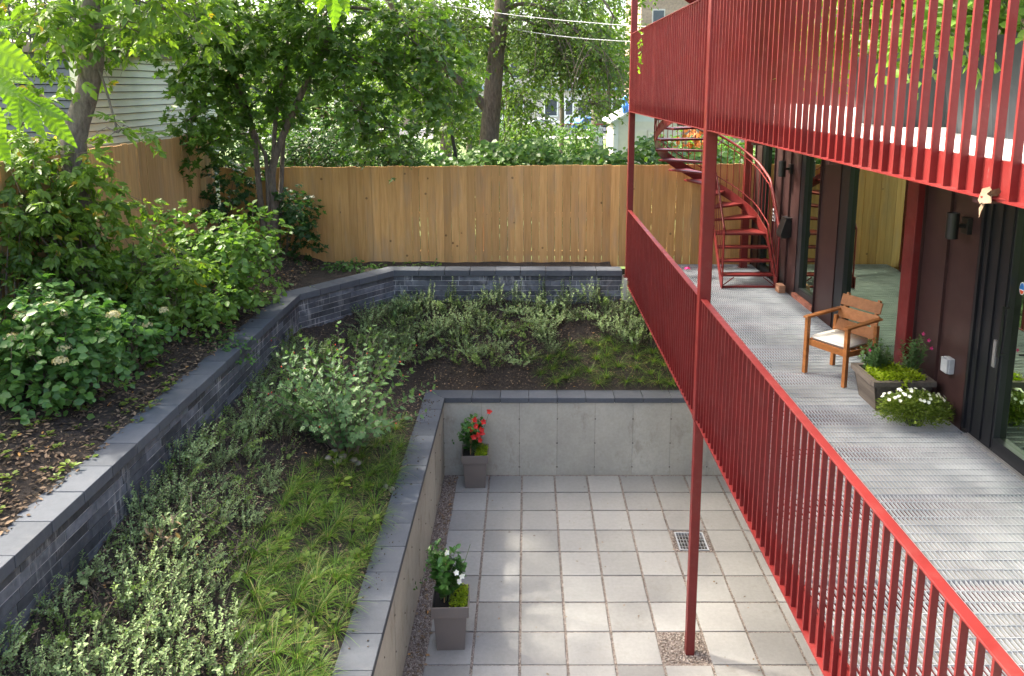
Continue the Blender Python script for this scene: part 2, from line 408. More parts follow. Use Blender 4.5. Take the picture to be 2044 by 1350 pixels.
# ------------------------------------------------------------------ leaf meshes (numpy)
def _half(pts):         # mirrored, folded along the midrib; pts from base to tip on +y side
    n = len(pts); up = [(x, y, 0.22*y) for x, y in pts]; dn = [(x, -y, 0.22*y) for x, y in pts]
    V = [(0, 0, 0)] + up + [(1, 0, -0.06)] + dn
    f1 = [0] + list(range(n+1, 0, -1)); f2 = [0] + list(range(n+2, 2*n+2)) + [n+1]
    return np.array(V), np.array([f1, f2])
SHAPES = {
    'oval': _half([(0.3, 0.26), (0.72, 0.2)]), 'round': _half([(0.18, 0.32), (0.62, 0.38)]), 'slim': _half([(0.3, 0.15), (0.7, 0.12)]),
    'maple': _half([(-0.02, 0.34), (0.2, 0.24), (0.42, 0.56), (0.55, 0.18)]), 'tooth': _half([(0.2, 0.2), (0.5, 0.28), (0.55, 0.21), (0.8, 0.12)]),
    'dia': (np.array([(0,0,0),(0.45,0.3,0.05),(1,0,0),(0.45,-0.3,0.05)]), np.array([[0,3,2,1]])),
    'blade': (np.array([(0,-.5,0),(0,.5,0),(.4,.42,.0),(.4,-.42,0),(.75,.3,-.10),(.75,-.3,-.10),(1,.05,-.28),(1,-.05,-.28)]), np.array([[0,3,2,1],[3,5,4,2],[5,7,6,4]])),
    'peb': (np.array([(-.5,0,0),(0,-.45,0),(.5,0,0),(0,.45,0),(0,0,.38),(0,0,-.3)]), np.array([[0,1,4],[1,2,4],[2,3,4],[3,0,4],[1,0,5],[2,1,5],[3,2,5],[0,3,5]])),
}
def nrm(a): return a / np.maximum(np.linalg.norm(a, axis=1, keepdims=True), 1e-9)
def np_mesh(name, V, Fc, tint=None):
    m = bpy.data.meshes.new(name)
    nv, (nf, k) = len(V), Fc.shape
    m.vertices.add(nv); m.vertices.foreach_set('co', np.ascontiguousarray(V, dtype=np.float32).ravel())
    m.loops.add(nf*k); m.loops.foreach_set('vertex_index', np.ascontiguousarray(Fc, dtype=np.int32).ravel())
    m.polygons.add(nf); m.polygons.foreach_set('loop_start', np.arange(0, nf*k, k, dtype=np.int32))
    m.update(calc_edges=True)
    if tint is not None:
        a = m.attributes.new('tint', 'FLOAT', 'POINT'); a.data.foreach_set('value', np.ascontiguousarray(tint, dtype=np.float32))
    return m
def leaf_geo(P, D, U, L, shape, width=1.0, tint=None):
    S, Fc = SHAPES[shape]
    P = np.asarray(P, float); n = len(P)
    D = nrm(np.asarray(D, float)); U = np.asarray(U, float)
    y = nrm(np.cross(U, D)); z = np.cross(D, y)
    L = np.broadcast_to(np.asarray(L, float), (n,))[:, None, None]
    W = np.broadcast_to(np.asarray(width, float), (n,))[:, None, None]
    V = P[:, None, :] + L*(S[None, :, 0:1]*D[:, None, :] + W*S[None, :, 1:2]*y[:, None, :] + S[None, :, 2:3]*z[:, None, :])
    k = len(S)
    FF = (Fc[None] + (np.arange(n)*k)[:, None, None]).reshape(-1, Fc.shape[1])
    if tint is None: tint = RNG.random(n)
    return V.reshape(-1, 3), FF, np.repeat(tint, k)
def leaves(name, P, D, U, L, shape, mat, parent=None, width=1.0, tint=None, single=0):
    """one mesh of many leaves; the `single` leaves nearest the camera become objects of their own"""
    if single:
        P = np.asarray(P, float); D = nrm(np.asarray(D, float)); U = np.asarray(U, float); L = np.broadcast_to(np.asarray(L, float), (len(P),)); tint = RNG.random(len(P)) if tint is None else np.asarray(tint)
        o_ = np.array(parent.location); order = np.argsort(np.linalg.norm(P + o_ - np.array([0, 0, CAM_Z]), axis=1)); pick, rest = order[:single], order[single:]
        var = []
        for k in range(6):
            V, FF, T = leaf_geo([(0, 0, 0)], [(1, 0, 0)], [(0, 0, 1)], 1.0, shape, width, np.array([(k+.5)/6*.92])); m = np_mesh('leaf', V, FF, T); m.materials.append(MATS[mat]); var.append(m)
        y = nrm(np.cross(U, D)); z = np.cross(D, y)
        for i in pick:
            o = link('leaf', var[int(min(5, max(0, tint[i]*6)))], parent); M = Matrix(((D[i][0], y[i][0], z[i][0]), (D[i][1], y[i][1], z[i][1]), (D[i][2], y[i][2], z[i][2])))
            o.matrix_local = Matrix.Translation(Vector(P[i])) @ M.to_4x4() @ Matrix.Scale(float(L[i]), 4)
        P, D, U, L, tint = P[rest], D[rest], U[rest], L[rest], tint[rest]
    V, FF, T = leaf_geo(P, D, U, L, shape, width, tint)
    m = np_mesh(name, V, FF, T); m.materials.append(MATS[mat])
    o = link(name, m, parent)
    if parent is not None: o['kind'] = 'stuff'
    return o
def rvec(n): return nrm(RNG.normal(size=(n, 3)))
UPV = np.array([0, 0, 1.0])

def spray_crown(blobs, twigs, per, leaf, shape, droop=0.35, twig_len=0.5, surf=0.55, compound=False, flat=0.6):
    """blobs: (cx,cy,cz,rx,ry,rz,weight). Returns leaf arrays + twig polylines."""
    w = np.array([b[6] if len(b) > 6 else b[3]*b[4]*b[5] for b in blobs], float); w /= w.sum()
    idx = RNG.choice(len(blobs), size=twigs, p=w)
    B = np.array([b[:6] for b in blobs])[idx]
    dirs = rvec(twigs); rr = surf + (1-surf)*RNG.random(twigs)**0.7
    C = B[:, :3] + dirs*rr[:, None]*B[:, 3:6]
    T = nrm(dirs*np.array([1, 1, 0.4]) + 0.5*rvec(twigs) + np.array([0, 0, -droop]))
    tl = twig_len*(0.6 + 0.8*RNG.random(twigs))
    tw = [(C[i] - T[i]*tl[i]*0.3, C[i] + T[i]*tl[i]*0.5 + np.array([0, 0, -0.05*tl[i]]), C[i] + T[i]*tl[i] + np.array([0, 0, -0.2*tl[i]])) for i in range(twigs)]
    s = RNG.random((twigs, per))
    P = C[:, None, :] + T[:, None, :]*(s*tl[:, None])[:, :, None]
    P[:, :, 2] -= 0.2*tl[:, None]*s*s
    side = nrm(np.cross(T, UPV) + 1e-6)
    sg = np.where(RNG.random((twigs, per)) < 0.5, -1, 1)[:, :, None]
    D = T[:, None, :]*0.6 + side[:, None, :]*sg*0.9 + 0.45*RNG.normal(size=(twigs, per, 3)) + np.array([0, 0, -droop*0.8])
    U = UPV*flat*1.5 + 0.55*RNG.normal(size=(twigs, per, 3)) + dirs[:, None, :]*0.4
    tint = np.clip(RNG.random((twigs, 1))*0.6 + RNG.random((twigs, per))*0.4, 0, 1)
    Lf = leaf*(0.65 + 0.6*RNG.random((twigs, per)))
    P = P.reshape(-1, 3); D = nrm(D.reshape(-1, 3)); U = U.reshape(-1, 3); Lf = Lf.ravel(); tint = tint.ravel()
    if compound:            # pinnate leaf: five leaflets on a drooping stalk
        n = len(P); sd = nrm(np.cross(D, U)); PP, DD, UU, LL, TT = [], [], [], [], []
        for a, b_, l in ((1.0, 0, 1.0), (0.72, 1, 0.85), (0.72, -1, 0.85), (0.36, 1, 0.8), (0.36, -1, 0.8)):
            PP.append(P + D*(a*Lf)[:, None] + np.array([0, 0, -0.12])*(a*a*Lf)[:, None])
            DD.append(D + sd*b_*0.95 + np.array([0, 0, -0.35]) + 0.15*RNG.normal(size=(n, 3))); UU.append(U + 0.25*RNG.normal(size=(n, 3)))
            LL.append(Lf*l*(0.85 + 0.3*RNG.random(n))); TT.append(np.clip(tint + 0.1*RNG.normal(size=n), 0, 1))
        P, D, U, Lf, tint = np.concatenate(PP), np.concatenate(DD), np.concatenate(UU), np.concatenate(LL), np.concatenate(TT)
    return P, D, U, Lf, tint, tw

def limb(mb, pts, r0, r1, n=7, wob=0.03):
    pts = [Vector(p) for p in pts]; out = []
    for i in range(len(pts)-1):
        for k in range(4):
            t = k/4; p0 = pts[max(i-1, 0)]; p1 = pts[i]; p2 = pts[i+1]; p3 = pts[min(i+2, len(pts)-1)]
            q = 0.5*((2*p1) + (p2-p0)*t + (2*p0-5*p1+4*p2-p3)*t*t + (3*p1-p0-3*p2+p3)*t**3)
            out.append(q + Vector((random.uniform(-1, 1), random.uniform(-1, 1), 0))*wob*0.4*(r0+r1))
    out.append(pts[-1]); m = len(out)
    mb.tube(out, [r0 + (r1-r0)*i/(m-1) for i in range(m)], n)
    return out

# ------------------------------------------------------------------ key dimensions (metres)
RAIL_X, MID_Y, FAR_Y = 1.744, 7.475, 13.1
DECK_Z, RAIL_LO, RAIL_TOP = 2.88, 2.68, 3.955
UP_LO, UP_TOP, UP_DECK = 5.60, 6.868, 5.76
FAC_X = 4.05
WALL_X, WALL_Y, WALL_TOP = -1.29, 11.40, 1.28
GX, GY, GP = -0.580, 11.366, 0.508
FENCE_Y, LFENCE_X = 13.75, -5.5
BRICK = [(-3.45, -4.0), (-3.45, 11.4), (-2.27, 12.97), (1.63, 12.97)]

def sm(t): t = min(1, max(0, t)); return t
def bed_z(x, y):
    if x < -3.5 or y > 13.05 or (x > -1.55 and y < 11.65): return None
    di = math.hypot(max(0.0, -1.58 - x), max(0.0, y - 11.7)); db = 9.0
    for a, b in zip(BRICK[:-1], BRICK[1:]):
        ex, ey = b[0]-a[0], b[1]-a[1]; k = sm(((x-a[0])*ex + (y-a[1])*ey)/(ex*ex + ey*ey)); db = min(db, math.hypot(x-a[0]-k*ex, y-a[1]-k*ey))
    if x > 1.63: db = max(0.0, 12.97 - y)
    t = di/(di + db + 1e-6)
    return 1.25 + 1.13*t + (0.025*math.sin(3.1*x + 1.7*y) + 0.02*math.sin(6.3*y - 2.2*x))*min(1, di/.3)
def bank_z(x, y):
    return 2.89 + 0.34*max(0.0, -3.6 - x) + 0.03*math.sin(2.3*x + 1.9*y) * min(1, max(0, -3.6 - x)) 
def on_bed(u, v): return at_ground(u, v, bed_z, 3.0)
def on_bank(u, v): return at_ground(u, v, lambda x, y: bank_z(x, y) if x < -3.3 or y > 12.9 else None, 3.0)

# ------------------------------------------------------------------ setting: ground sheets
def far_ground_z(y): return 2.72 - 0.85*min(1, max(0, (y-16)/54.0))
def build_ground():
    mb = MB()
    def sheet(xs, ys, zf):
        b = len(mb.v)
        for y in ys:
            for x in xs: mb.v.append((x, y, zf(x, y)))
        for j in range(len(ys)-1):
            for i in range(len(xs)-1):
                a = b+j*len(xs)+i; mb.f.append((a, a+1, a+1+len(xs), a+len(xs)))
    sheet([-400, -60, -20, -5.6, 4.2, 20, 60, 400], [13.95, 16, 30, 50, 70, 120, 700], lambda x, y: far_ground_z(y))
    sheet([-400, -60, -20, -5.62], [-300, -40, -4, 4, 13.95], lambda x, y: 2.72)
    sheet([9.2, 20, 60, 400], [-300, -40, -4, 4, 13.95], lambda x, y: 2.72)
    sheet([-5.62, 0, 9.2], [-300, -40, -4.2], lambda x, y: 2.72)
    o = mb.build('ground', 'lawn'); tag(o, kind='structure')
    # street and pavement far behind
    mb = MB(); b = [(-300, 62), (300, 62), (300, 74), (-300, 74)]
    mb.poly([(x, y, far_ground_z(y)+0.02) for x, y in b], [(0, 1, 2, 3)]); tag(mb.build('street', 'asphalt'), kind='structure')
    for i, (y0, y1) in enumerate(((59.5, 62.0), (74.0, 76.5))):
        mb = MB().box(-300, 300, y0, y1, 1.5, far_ground_z(y1)+0.14); tag(mb.build('sidewalk', 'sidewalk'), kind='structure')
    # sloping bed between courtyard wall and dark brick wall
    def grid(name, xs, ys, zf, mat, skip, jit=0.018):
        mb = MB(); id_ = {}
        for j, y in enumerate(ys):
            for i, x in enumerate(xs):
                z = zf(x, y)
                if z is None: continue
                id_[(i, j)] = len(mb.v); mb.v.append((x, y, z + random.uniform(-jit, jit)))
        for j in range(len(ys)-1):
            for i in range(len(xs)-1):
                q = [(i, j), (i+1, j), (i+1, j+1), (i, j+1)]
                if all(k in id_ for k in q): mb.f.append(tuple(id_[k] for k in q))
        o = mb.build(name, mat, smooth=True); tag(o, kind='structure'); return o
    xs = list(np.arange(-3.49, -1.56, 0.075)) + [-1.555]
    xs += list(np.arange(-1.5, 4.05, 0.075)); ys = list(np.arange(-4, 11.6, 0.09)) + list(np.arange(11.66, 13.04, 0.06))
    grid('planting_bed', xs, ys, bed_z, 'mulch', None)
    def bz(x, y):
        xw = -3.62 if y < 11.4 else (-3.62 + (y-11.4)/1.57*1.18 if y < 13.12 else 1.6)
        return bank_z(x, y) if x <= xw + 0.05 else None
    xs = list(np.arange(-5.6, -2.2, 0.085)) + list(np.arange(-2.1, 1.7, 0.2)); ys = list(np.arange(-4, 13.9, 0.085)) + [13.93]
    grid('planting_bank', xs, ys, bz, 'mulch', None)
build_ground()

# ------------------------------------------------------------------ patio: gravel base, pavers, drain
def build_patio():
    mb = MB(); x0, x1, y0, y1 = 2.03, 2.40, 9.38, 9.77
    for q in ((-1.35, x0, -4.2, 11.45), (x1, 4.1, -4.2, 11.45), (x0, x1, -4.2, y0), (x0, x1, y1, 11.45)): mb.box(q[0], q[1], q[2], q[3], -0.2, -0.012)
    base = mb.build('patio', 'gravel'); tag(base, kind='structure')
    st = GP - 0.028
    bm = bmesh.new(); bmesh.ops.create_cube(bm, size=1.0)
    bmesh.ops.scale(bm, vec=(st, GP-0.02, 0.05), verts=bm.verts)
    bmesh.ops.bevel(bm, geom=list(bm.edges), offset=0.004, segments=1, affect='EDGES')
    me = bpy.data.meshes.new('paver'); bm.to_mesh(me); bm.free(); me.materials.append(MATS['paver'])
    for j in range(13):
        for i in range(-1, 9):
            if (i, j) in ((4, 7), (5, 3)): continue
            o = inst('paver', me, base, (GX + (i+0.5)*GP, GY - (j+0.5)*GP - 0.006, -0.025 + random.uniform(-0.003, 0.003)), (random.uniform(-.005,.005), random.uniform(-.005,.005), random.uniform(-.006, .006)))
    # pebbles along the wall foot, in the joints and round the post
    n = 5200; P = np.zeros((n, 3)); P[:, 0] = RNG.uniform(-1.28, -1.09, n); P[:, 1] = RNG.uniform(5.2, 11.38, n)
    m2 = 900; Q = np.zeros((m2, 3)); Q[:, 0] = RNG.uniform(1.47, 1.94, m2); Q[:, 1] = RNG.uniform(7.33, 7.79, m2)
    m3 = 260; S3 = np.zeros((m3, 3)); S3[:, 0] = np.where(RNG.random(m3) < .5, RNG.uniform(1.97, 2.02, m3), RNG.uniform(2.42, 2.455, m3)); S3[:, 1] = RNG.uniform(9.34, 9.83, m3)
    J = []
    for i in range(0, 9):
        k = 420; j = np.zeros((k, 3)); j[:, 0] = GX + i*GP + RNG.uniform(-.011, .011, k); j[:, 1] = RNG.uniform(5.0, 11.36, k); J.append(j)
    PJ = np.concatenate(J); A = np.concatenate([P, Q, S3, PJ])
    A[:, 2] = -0.008 + RNG.uniform(0, .008, len(A))
    A[len(P)+len(Q)+len(S3):, 2] -= 0.006
    L = RNG.uniform(.012, .028, len(A)); L[len(P)+len(Q)+len(S3):] *= 0.6
    o = leaves('pebbles', A, rvec(len(A))*np.array([1, 1, .3]), np.tile(UPV, (len(A), 1)) + .3*rvec(len(A)), L, 'peb', 'pebble', base); o['kind'] = 'stuff'
    n = 260; A = np.zeros((n, 3)); A[:, 0] = RNG.uniform(-1.28, -1.08, n); A[:, 1] = 5.2 + 6.1*RNG.random(n)**1.0; A[:, 2] = 0.012
    o = leaves('fallen_leaves', A, rvec(n)*np.array([1, 1, .2]), np.tile(UPV, (n, 1)) + .4*rvec(n), RNG.uniform(.03, .06, n), 'oval', 'litter', base, tint=RNG.uniform(.4, 1, n)); o['kind'] = 'stuff'
    n = 70; A = np.zeros((n, 3)); A[:, 0] = RNG.uniform(-1.0, 3.0, n); A[:, 1] = RNG.uniform(6, 11.3, n); A[:, 2] = 0.006
    o = leaves('leaf_bits', A, rvec(n)*np.array([1, 1, .1]), np.tile(UPV, (n, 1)) + .2*rvec(n), RNG.uniform(.012, .045, n), 'oval', 'litter', base, tint=RNG.uniform(.2, 1, n))
    # drain
    # (the gravel base is cut out below the grate)
    d = thing('drain_grate', 'square grey metal drain grate set among the patio slabs', 'drain', (2.215, 9.575, 0))
    mb = MB(); w, h = .195, .21
    mb.box(-w, w, -h, -h+.02, -.03, .002); mb.box(-w, w, h-.02, h, -.03, .002); mb.box(-w, -w+.02, -h+.02, h-.02, -.03, .002); mb.box(w-.02, w, -h+.02, h-.02, -.03, .002)
    mb.build('frame', 'grey_box', d)
    mb = MB()
    for k in range(1, 9): x = -w + .01 + k*(2*w-.02)/9; mb.box(x-.0045, x+.0045, -h+.02, h-.02, -.02, -.001)
    for k in range(1, 5): y = -h + .01 + k*(2*h-.02)/5; mb.box(-w+.02, w-.02, y-.006, y+.006, -.022, -.002)
    mb.build('bars', 'aluminium', d)
    MB().box(-w+.01, w-.01, -h+.01, h-.01, -.19, -.185).build('sump', 'interior', d)
build_patio()

# ------------------------------------------------------------------ walls that follow a polyline
def offset_poly(pts, d):            # positive d = to the right of the walking direction
    pts = [Vector((p[0], p[1])) for p in pts]; out = []
    for i, p in enumerate(pts):
        ns = []
        if i > 0: t = (p - pts[i-1]).normalized(); ns.append(Vector((t.y, -t.x)))
        if i < len(pts)-1: t = (pts[i+1] - p).normalized(); ns.append(Vector((t.y, -t.x)))
        if len(ns) == 1: out.append(p + ns[0]*d)
        else:
            m = (ns[0] + ns[1]).normalized(); out.append(p + m*(d/m.dot(ns[0])))
    return out
def cap_stones(pts, front, back, z0, z1, length, mat, parent):
    A = offset_poly(pts, front); B = offset_poly(pts, -back)
    for i in range(len(pts)-1):
        n = max(1, round((Vector(pts[i+1]) - Vector(pts[i])).length/length))
        for k in range(n):
            g = 0.0035/length; s0, s1 = k/n + (g/n if k else 0), (k+1)/n - (g/n if k < n-1 else g/n)
            d = Vector(pts[i+1]) - Vector(pts[i]); nr = Vector((d.y, -d.x)).normalized(); c0 = Vector(pts[i]) + d*s0; c1 = Vector(pts[i]) + d*s1
            q = [A[i] if k == 0 else c0 + nr*front, A[i+1] if k == n-1 else c1 + nr*front, B[i+1] if k == n-1 else c1 - nr*back, B[i] if k == 0 else c0 - nr*back]
            dz = random.uniform(-.002, .002)
            o = MB().prism([(p.x, p.y) for p in q], z0, z1+dz).build('cap_stone', mat, parent, bevel=0.005)
def wall_core(pts, front, back, z0, z1, name, mat, parent):
    A = offset_poly(pts, front); B = offset_poly(pts, -back); mb = MB()
    for i in range(len(pts)-1):
        mb.prism([(p.x, p.y) for p in (A[i], A[i+1], B[i+1], B[i])], z0, z1)
    return mb.build(name, mat, parent)

def build_brick_wall():
    t = thing('retaining_wall', 'dark grey brick retaining wall with slate caps holding the upper bank', 'wall', (-3.45, 11.4, 2.0))
    inv = Vector((-3.45, 11.4, 2.0))
    pts = BRICK; P2 = [(p[0]+3.45, p[1]-11.4) for p in pts]
    wall_core(P2, -0.006, 0.24, -0.6, 0.828, 'core', 'mortar', t)
    cap_stones(P2[:], 0.03, 0.28, 0.83, 0.93, 0.413, 'cap_grey', t)
    ch = 0.0885; n = 0
    for i in range(len(P2)-1):
        a = Vector(P2[i]); b = Vector(P2[i+1])
        if i == 0: a = Vector((0, 3.2-11.4))
        d = (b-a).normalized(); nr = Vector((d.y, -d.x)); L = (b-a).length
        for c in range(7):
            z1 = 0.826 - c*ch; z0 = z1 - ch + 0.010
            s = -random.uniform(0.05, 0.40)
            while s < L:
                ln = random.choice((0.30, 0.42, 0.42, 0.50)); s0 = max(s, 0.0); s1 = min(s+ln-0.008, L)
                s += ln
                if s1 - s0 < 0.04: continue
                pr = random.uniform(-.003, .003)
                q = [a + d*s0 + nr*pr, a + d*s1 + nr*pr, a + d*s1 - nr*0.05, a + d*s0 - nr*0.05]
                MB().prism([(p.x, p.y) for p in q], z0, z1).build('brick', 'dark_brick', t); n += 1
    print('bricks', n)
build_brick_wall()

def build_court_wall():
    t = thing('courtyard_wall', 'grey poured concrete courtyard wall topped with slate caps', 'wall', (WALL_X, WALL_Y, 0))
    P2 = [(0, -15.4), (0, 0), (5.3, 0)]
    wall_core(P2, -0.02, 0.26, -0.2, 1.198, 'core', 'potting_soil', t)
    cap_stones(P2, 0.022, 0.30, 1.20, 1.28, 0.441, 'cap_grey', t)
    pw = 0.565; ties = []
    for i, (a, b) in enumerate(((Vector((0, -8)), Vector((0, 0))), (Vector((0, 0)), Vector((5.3, 0))))):
        d = (b-a).normalized(); nr = Vector((d.y, -d.x)); n = round((b-a).length/pw)
        for k in range(n):
            s0, s1 = (b-a).length*k/n + .0018, (b-a).length*(k+1)/n - .0018
            if i == 1 and k == 0: s0 = 0.0
            pr = random.uniform(-.002, .002)
            q = [a + d*s0 + nr*pr, a + d*s1 + nr*pr, a + d*s1 - nr*.0195, a + d*s0 - nr*.0195]
            MB().prism([(p.x, p.y) for p in q], -0.02, 1.199).build('concrete_panel', 'concrete', t)
            for z in (0.13, 0.53, 0.93): ties.append((a + d*s0 + nr*.004, z, d, nr))
    mb = MB()
    for p, z, d, nr in ties:
        c = Vector((p.x, p.y, z)); u = Vector((d.x, d.y, 0)); w = Vector((nr.x, nr.y, 0))
        mb.poly([c + u*math.cos(a)*.014*random.uniform(.5, 1.6) + Vector((0, 0, 1))*math.sin(a)*.011 for a in np.linspace(0, 2*math.pi, 7)[:-1]] + [c + w*.008], [(0,1,6),(1,2,6),(2,3,6),(3,4,6),(4,5,6),(5,0,6)])
    o = mb.build('form_ties', 'tie_stain', t); o['kind'] = 'stuff'
build_court_wall()

# ------------------------------------------------------------------ wooden fences
def build_fences():
    t = thing('board_fence', 'tan wooden board fence standing behind the dark brick wall', 'fence', (-5.45, FENCE_Y, 2.7))
    x = -5.45; L = 9.48; s = 0.0; rows = (3.05, 3.75, 4.4)
    while s < L:
        w = random.uniform(.135, .152); X = x + s
        top = 4.60 + 0.065*(s/L) + random.uniform(-.009, .009); low = 2.80 + random.uniform(-.01, .01)
        f = random.uniform(-.003, .003); sl = random.uniform(-.0012, .0012)
        g = random.choice((.002, .002, .003, .003, .006))
        mb = MB(); y0, y1 = f, f + .02
        x0, x1 = s, s + w - g; xm = .003 if random.random() < .45 else .0
        z0, z1 = low-2.7, top-2.7; zm = (z0+z1)/2 + .03
        vs = [(x0+xm,y0,z0),(x1-xm,y0,z0),(x1-xm,y1,z0),(x0+xm,y1,z0),(x0+xm*.6,y0,zm),(x1-xm*.6,y0,zm),(x1-xm*.6,y1,zm),(x0+xm*.6,y1,zm),(x0,y0,z1),(x1,y0,z1),(x1,y1,z1),(x0,y1,z1)]
        mb.poly(vs, [(3,2,1,0),(8,9,10,11)] + [(a+k, a+(k+1)%4, a+4+(k+1)%4, a+4+k) for a in (0, 4) for k in range(4)])
        mb.build('board', 'fence_wood', t); s += w
    for z in rows: MB().box(0, L, .022, .062, z-2.7-.045, z-2.7+.045).build('rail', 'fence_wood', t)
    k = 0.05
    while k < L: MB().box(k, k+.09, .064, .154, -.2, 1.85).build('post', 'fence_wood', t); k += 2.29
    t = thing('board_fence', 'taller wooden board fence running below the white sided house', 'fence', (LFENCE_X, 2.0, 3.2))
    s = 0.0; L = 11.68
    while s < L:
        w = random.choice((.14, .19, .24, .24)); top = 2.03 + random.uniform(-.012, .012)
        f = random.uniform(-.014, .008)
        MB().box(f-.02, f, s, min(L, s + w - random.choice((.004, .006, .009))), .1, top).build('board', 'fence_wood_left', t); s += w
    for z in (.35, 1.1, 1.8): MB().box(-.07, -.028, 0, L, z-.045, z+.045).build('rail', 'fence_wood_left', t)
    for k in range(6): MB().box(-.165, -.072, k*2.3, k*2.3+.09, -.6, 2.0).build('post', 'fence_wood_left', t)
build_fences()

# ------------------------------------------------------------------ red posts, decks, railings
def post(name, x, y, z0, z1, w, wlow, zj, label):
    t = thing(name, label, 'post', (x, y, z0))
    if wlow: MB().box(-wlow/2, wlow/2, -wlow/2, wlow/2, 0, zj-z0).build('lower_column', 'red_paint', t, bevel=.006)
    else: zj = z0
    MB().box(-w/2, w/2, -w/2, w/2, zj-z0+.002, z1-z0).build('upper_column', 'red_paint', t, bevel=.008)
    if not wlow: MB().box(-w/2-.03, w/2+.03, -w/2-.03, w/2+.03, 0.0, .012).build('base_plate', 'red_paint', t)
    return t
PX = RAIL_X + 0.012
post('steel_post', PX, MID_Y, 0.0, 9.2, .115, .092, 2.66, 'red steel post rising from gravel square in the patio')
post('steel_post', PX, FAR_Y, 2.78, 9.2, .10, None, 0, 'red steel post standing on round concrete pier by the brick wall')
post('steel_post', PX, 1.85, 0.0, 9.2, .115, .092, 2.66, 'red steel post at the near end of the railings')
post('steel_post', 3.82, 13.42, 2.86, 5.6, .12, None, 0, 'red steel post behind the curved stair against the fence')
pier = MB().lathe([(.17, 0), (.17, .92), (.16, .94)], 24).build('concrete_pier', 'concrete', smooth=False, loc=(PX, FAR_Y, 1.84))
tag(pier, 'round concrete pier under the far red post', 'pier')

def railing(y0, y1, z0, z1, label):
    t = thing('balcony_railing', label, 'railing', (RAIL_X, y0, z0)); L = y1-y0; h = z1-z0
    MB().box(-.03, .03, 0, L, h-.012, h).build('top_rail', 'red_paint', t, bevel=.003)
    MB().box(-.038, .03, 0, L, 0, .008).build('bottom_rail', 'red_paint', t)
    n = round(L/.112); me = MB().box(-.016, .016, -.007, .007, .0085, h-.0125).mesh('picket'); me.materials.append(MATS['red_paint'])
    for k in range(n):
        inst('picket', me, t, (-.012, (k+.5)*L/n + random.uniform(-.003, .003), 0), (random.uniform(-.0025, .0025), 0, random.uniform(-.06, .06)))
    return t
railing(MID_Y+.06, FAR_Y-.05, RAIL_LO, RAIL_TOP, 'red picket railing of the lower deck between pier and patio post')
railing(1.92, MID_Y-.06, RAIL_LO, RAIL_TOP, 'red picket railing of the lower deck ending at the patio post beside the chair')
railing(MID_Y+.06, FAR_Y-.05, UP_LO, UP_TOP, 'red picket railing of the upper balcony with a vine sprig on it')
railing(.9, MID_Y-.06, UP_LO, UP_TOP, 'red picket railing of the upper balcony in front of dark planters')

def build_decks():
    t = thing('lower_deck', 'galvanised steel grating deck along the brown facade', 'deck', (1.79, 1.0, DECK_Z))
    x1 = FAC_X - 1.79 - .03; seams = [0.0, 2.05, 3.55, 4.62, 6.35, 8.2, 10.1, 12.62]
    for k in range(len(seams)-1):
        a, b = seams[k]+.006, seams[k+1]-.006
        mb = MB(); n = int(x1/.031)
        for i in range(n+1):
            x = .004 + i*(x1-.01)/n; mb.box(x-.0022, x+.0022, a, b, -.022, 0)
        m = int((b-a)/.1)
        for j in range(1, m):
            y = a + j*(b-a)/m; mb.box(0, x1, y-.0028, y+.0028, -.008, .0012)
        mb.box(0, x1, a-.003, a, -.034, .001); mb.box(0, x1, b, b+.003, -.034, .001)
        o = mb.build('grating_panel', 'galvanised', t); o['kind'] = 'stuff'
    MB().box(-.045, -.02, .9, 12.08, -.195, .005).build('edge_channel', 'red_paint', t)
    for i, y in enumerate(seams[1:]): MB().box(-.02, x1, y-.05, y+.05, -.19, -.037).build('cross_beam', 'red_paint', t)
    for y in (2.8, 5.5, 7.3, 9.2, 11.3): MB().box(-.02, x1, y-.03, y+.03, -.15, -.037).build('cross_beam', 'red_paint', t)
    t = thing('upper_deck', 'upper balcony deck with white floor edge and red fascia', 'deck', (1.79, .5, UP_DECK))
    MB().box(-.012, FAC_X-1.79-.004, 0, 11.25, -.13, 0).build('floor_slab', 'white_slab', t)
    MB().box(-.012, .16, 11.255, 12.55, -.13, 0).build('edge_slab', 'white_slab', t)
    MB().box(-.045, -.015, .0, 12.55, -.158, -.015).build('fascia', 'red_paint', t)
    MB().box(.17, FAC_X-1.79-.004, 11.26, 11.31, -.16, -.002).build('stairwell_beam', 'red_paint', t)
    for y in np.arange(1, 11.3, 1.55): MB().box(-.012, FAC_X-1.82, y-.03, y+.03, -.20, -.131).build('joist', 'dark_paint', t)
build_decks()

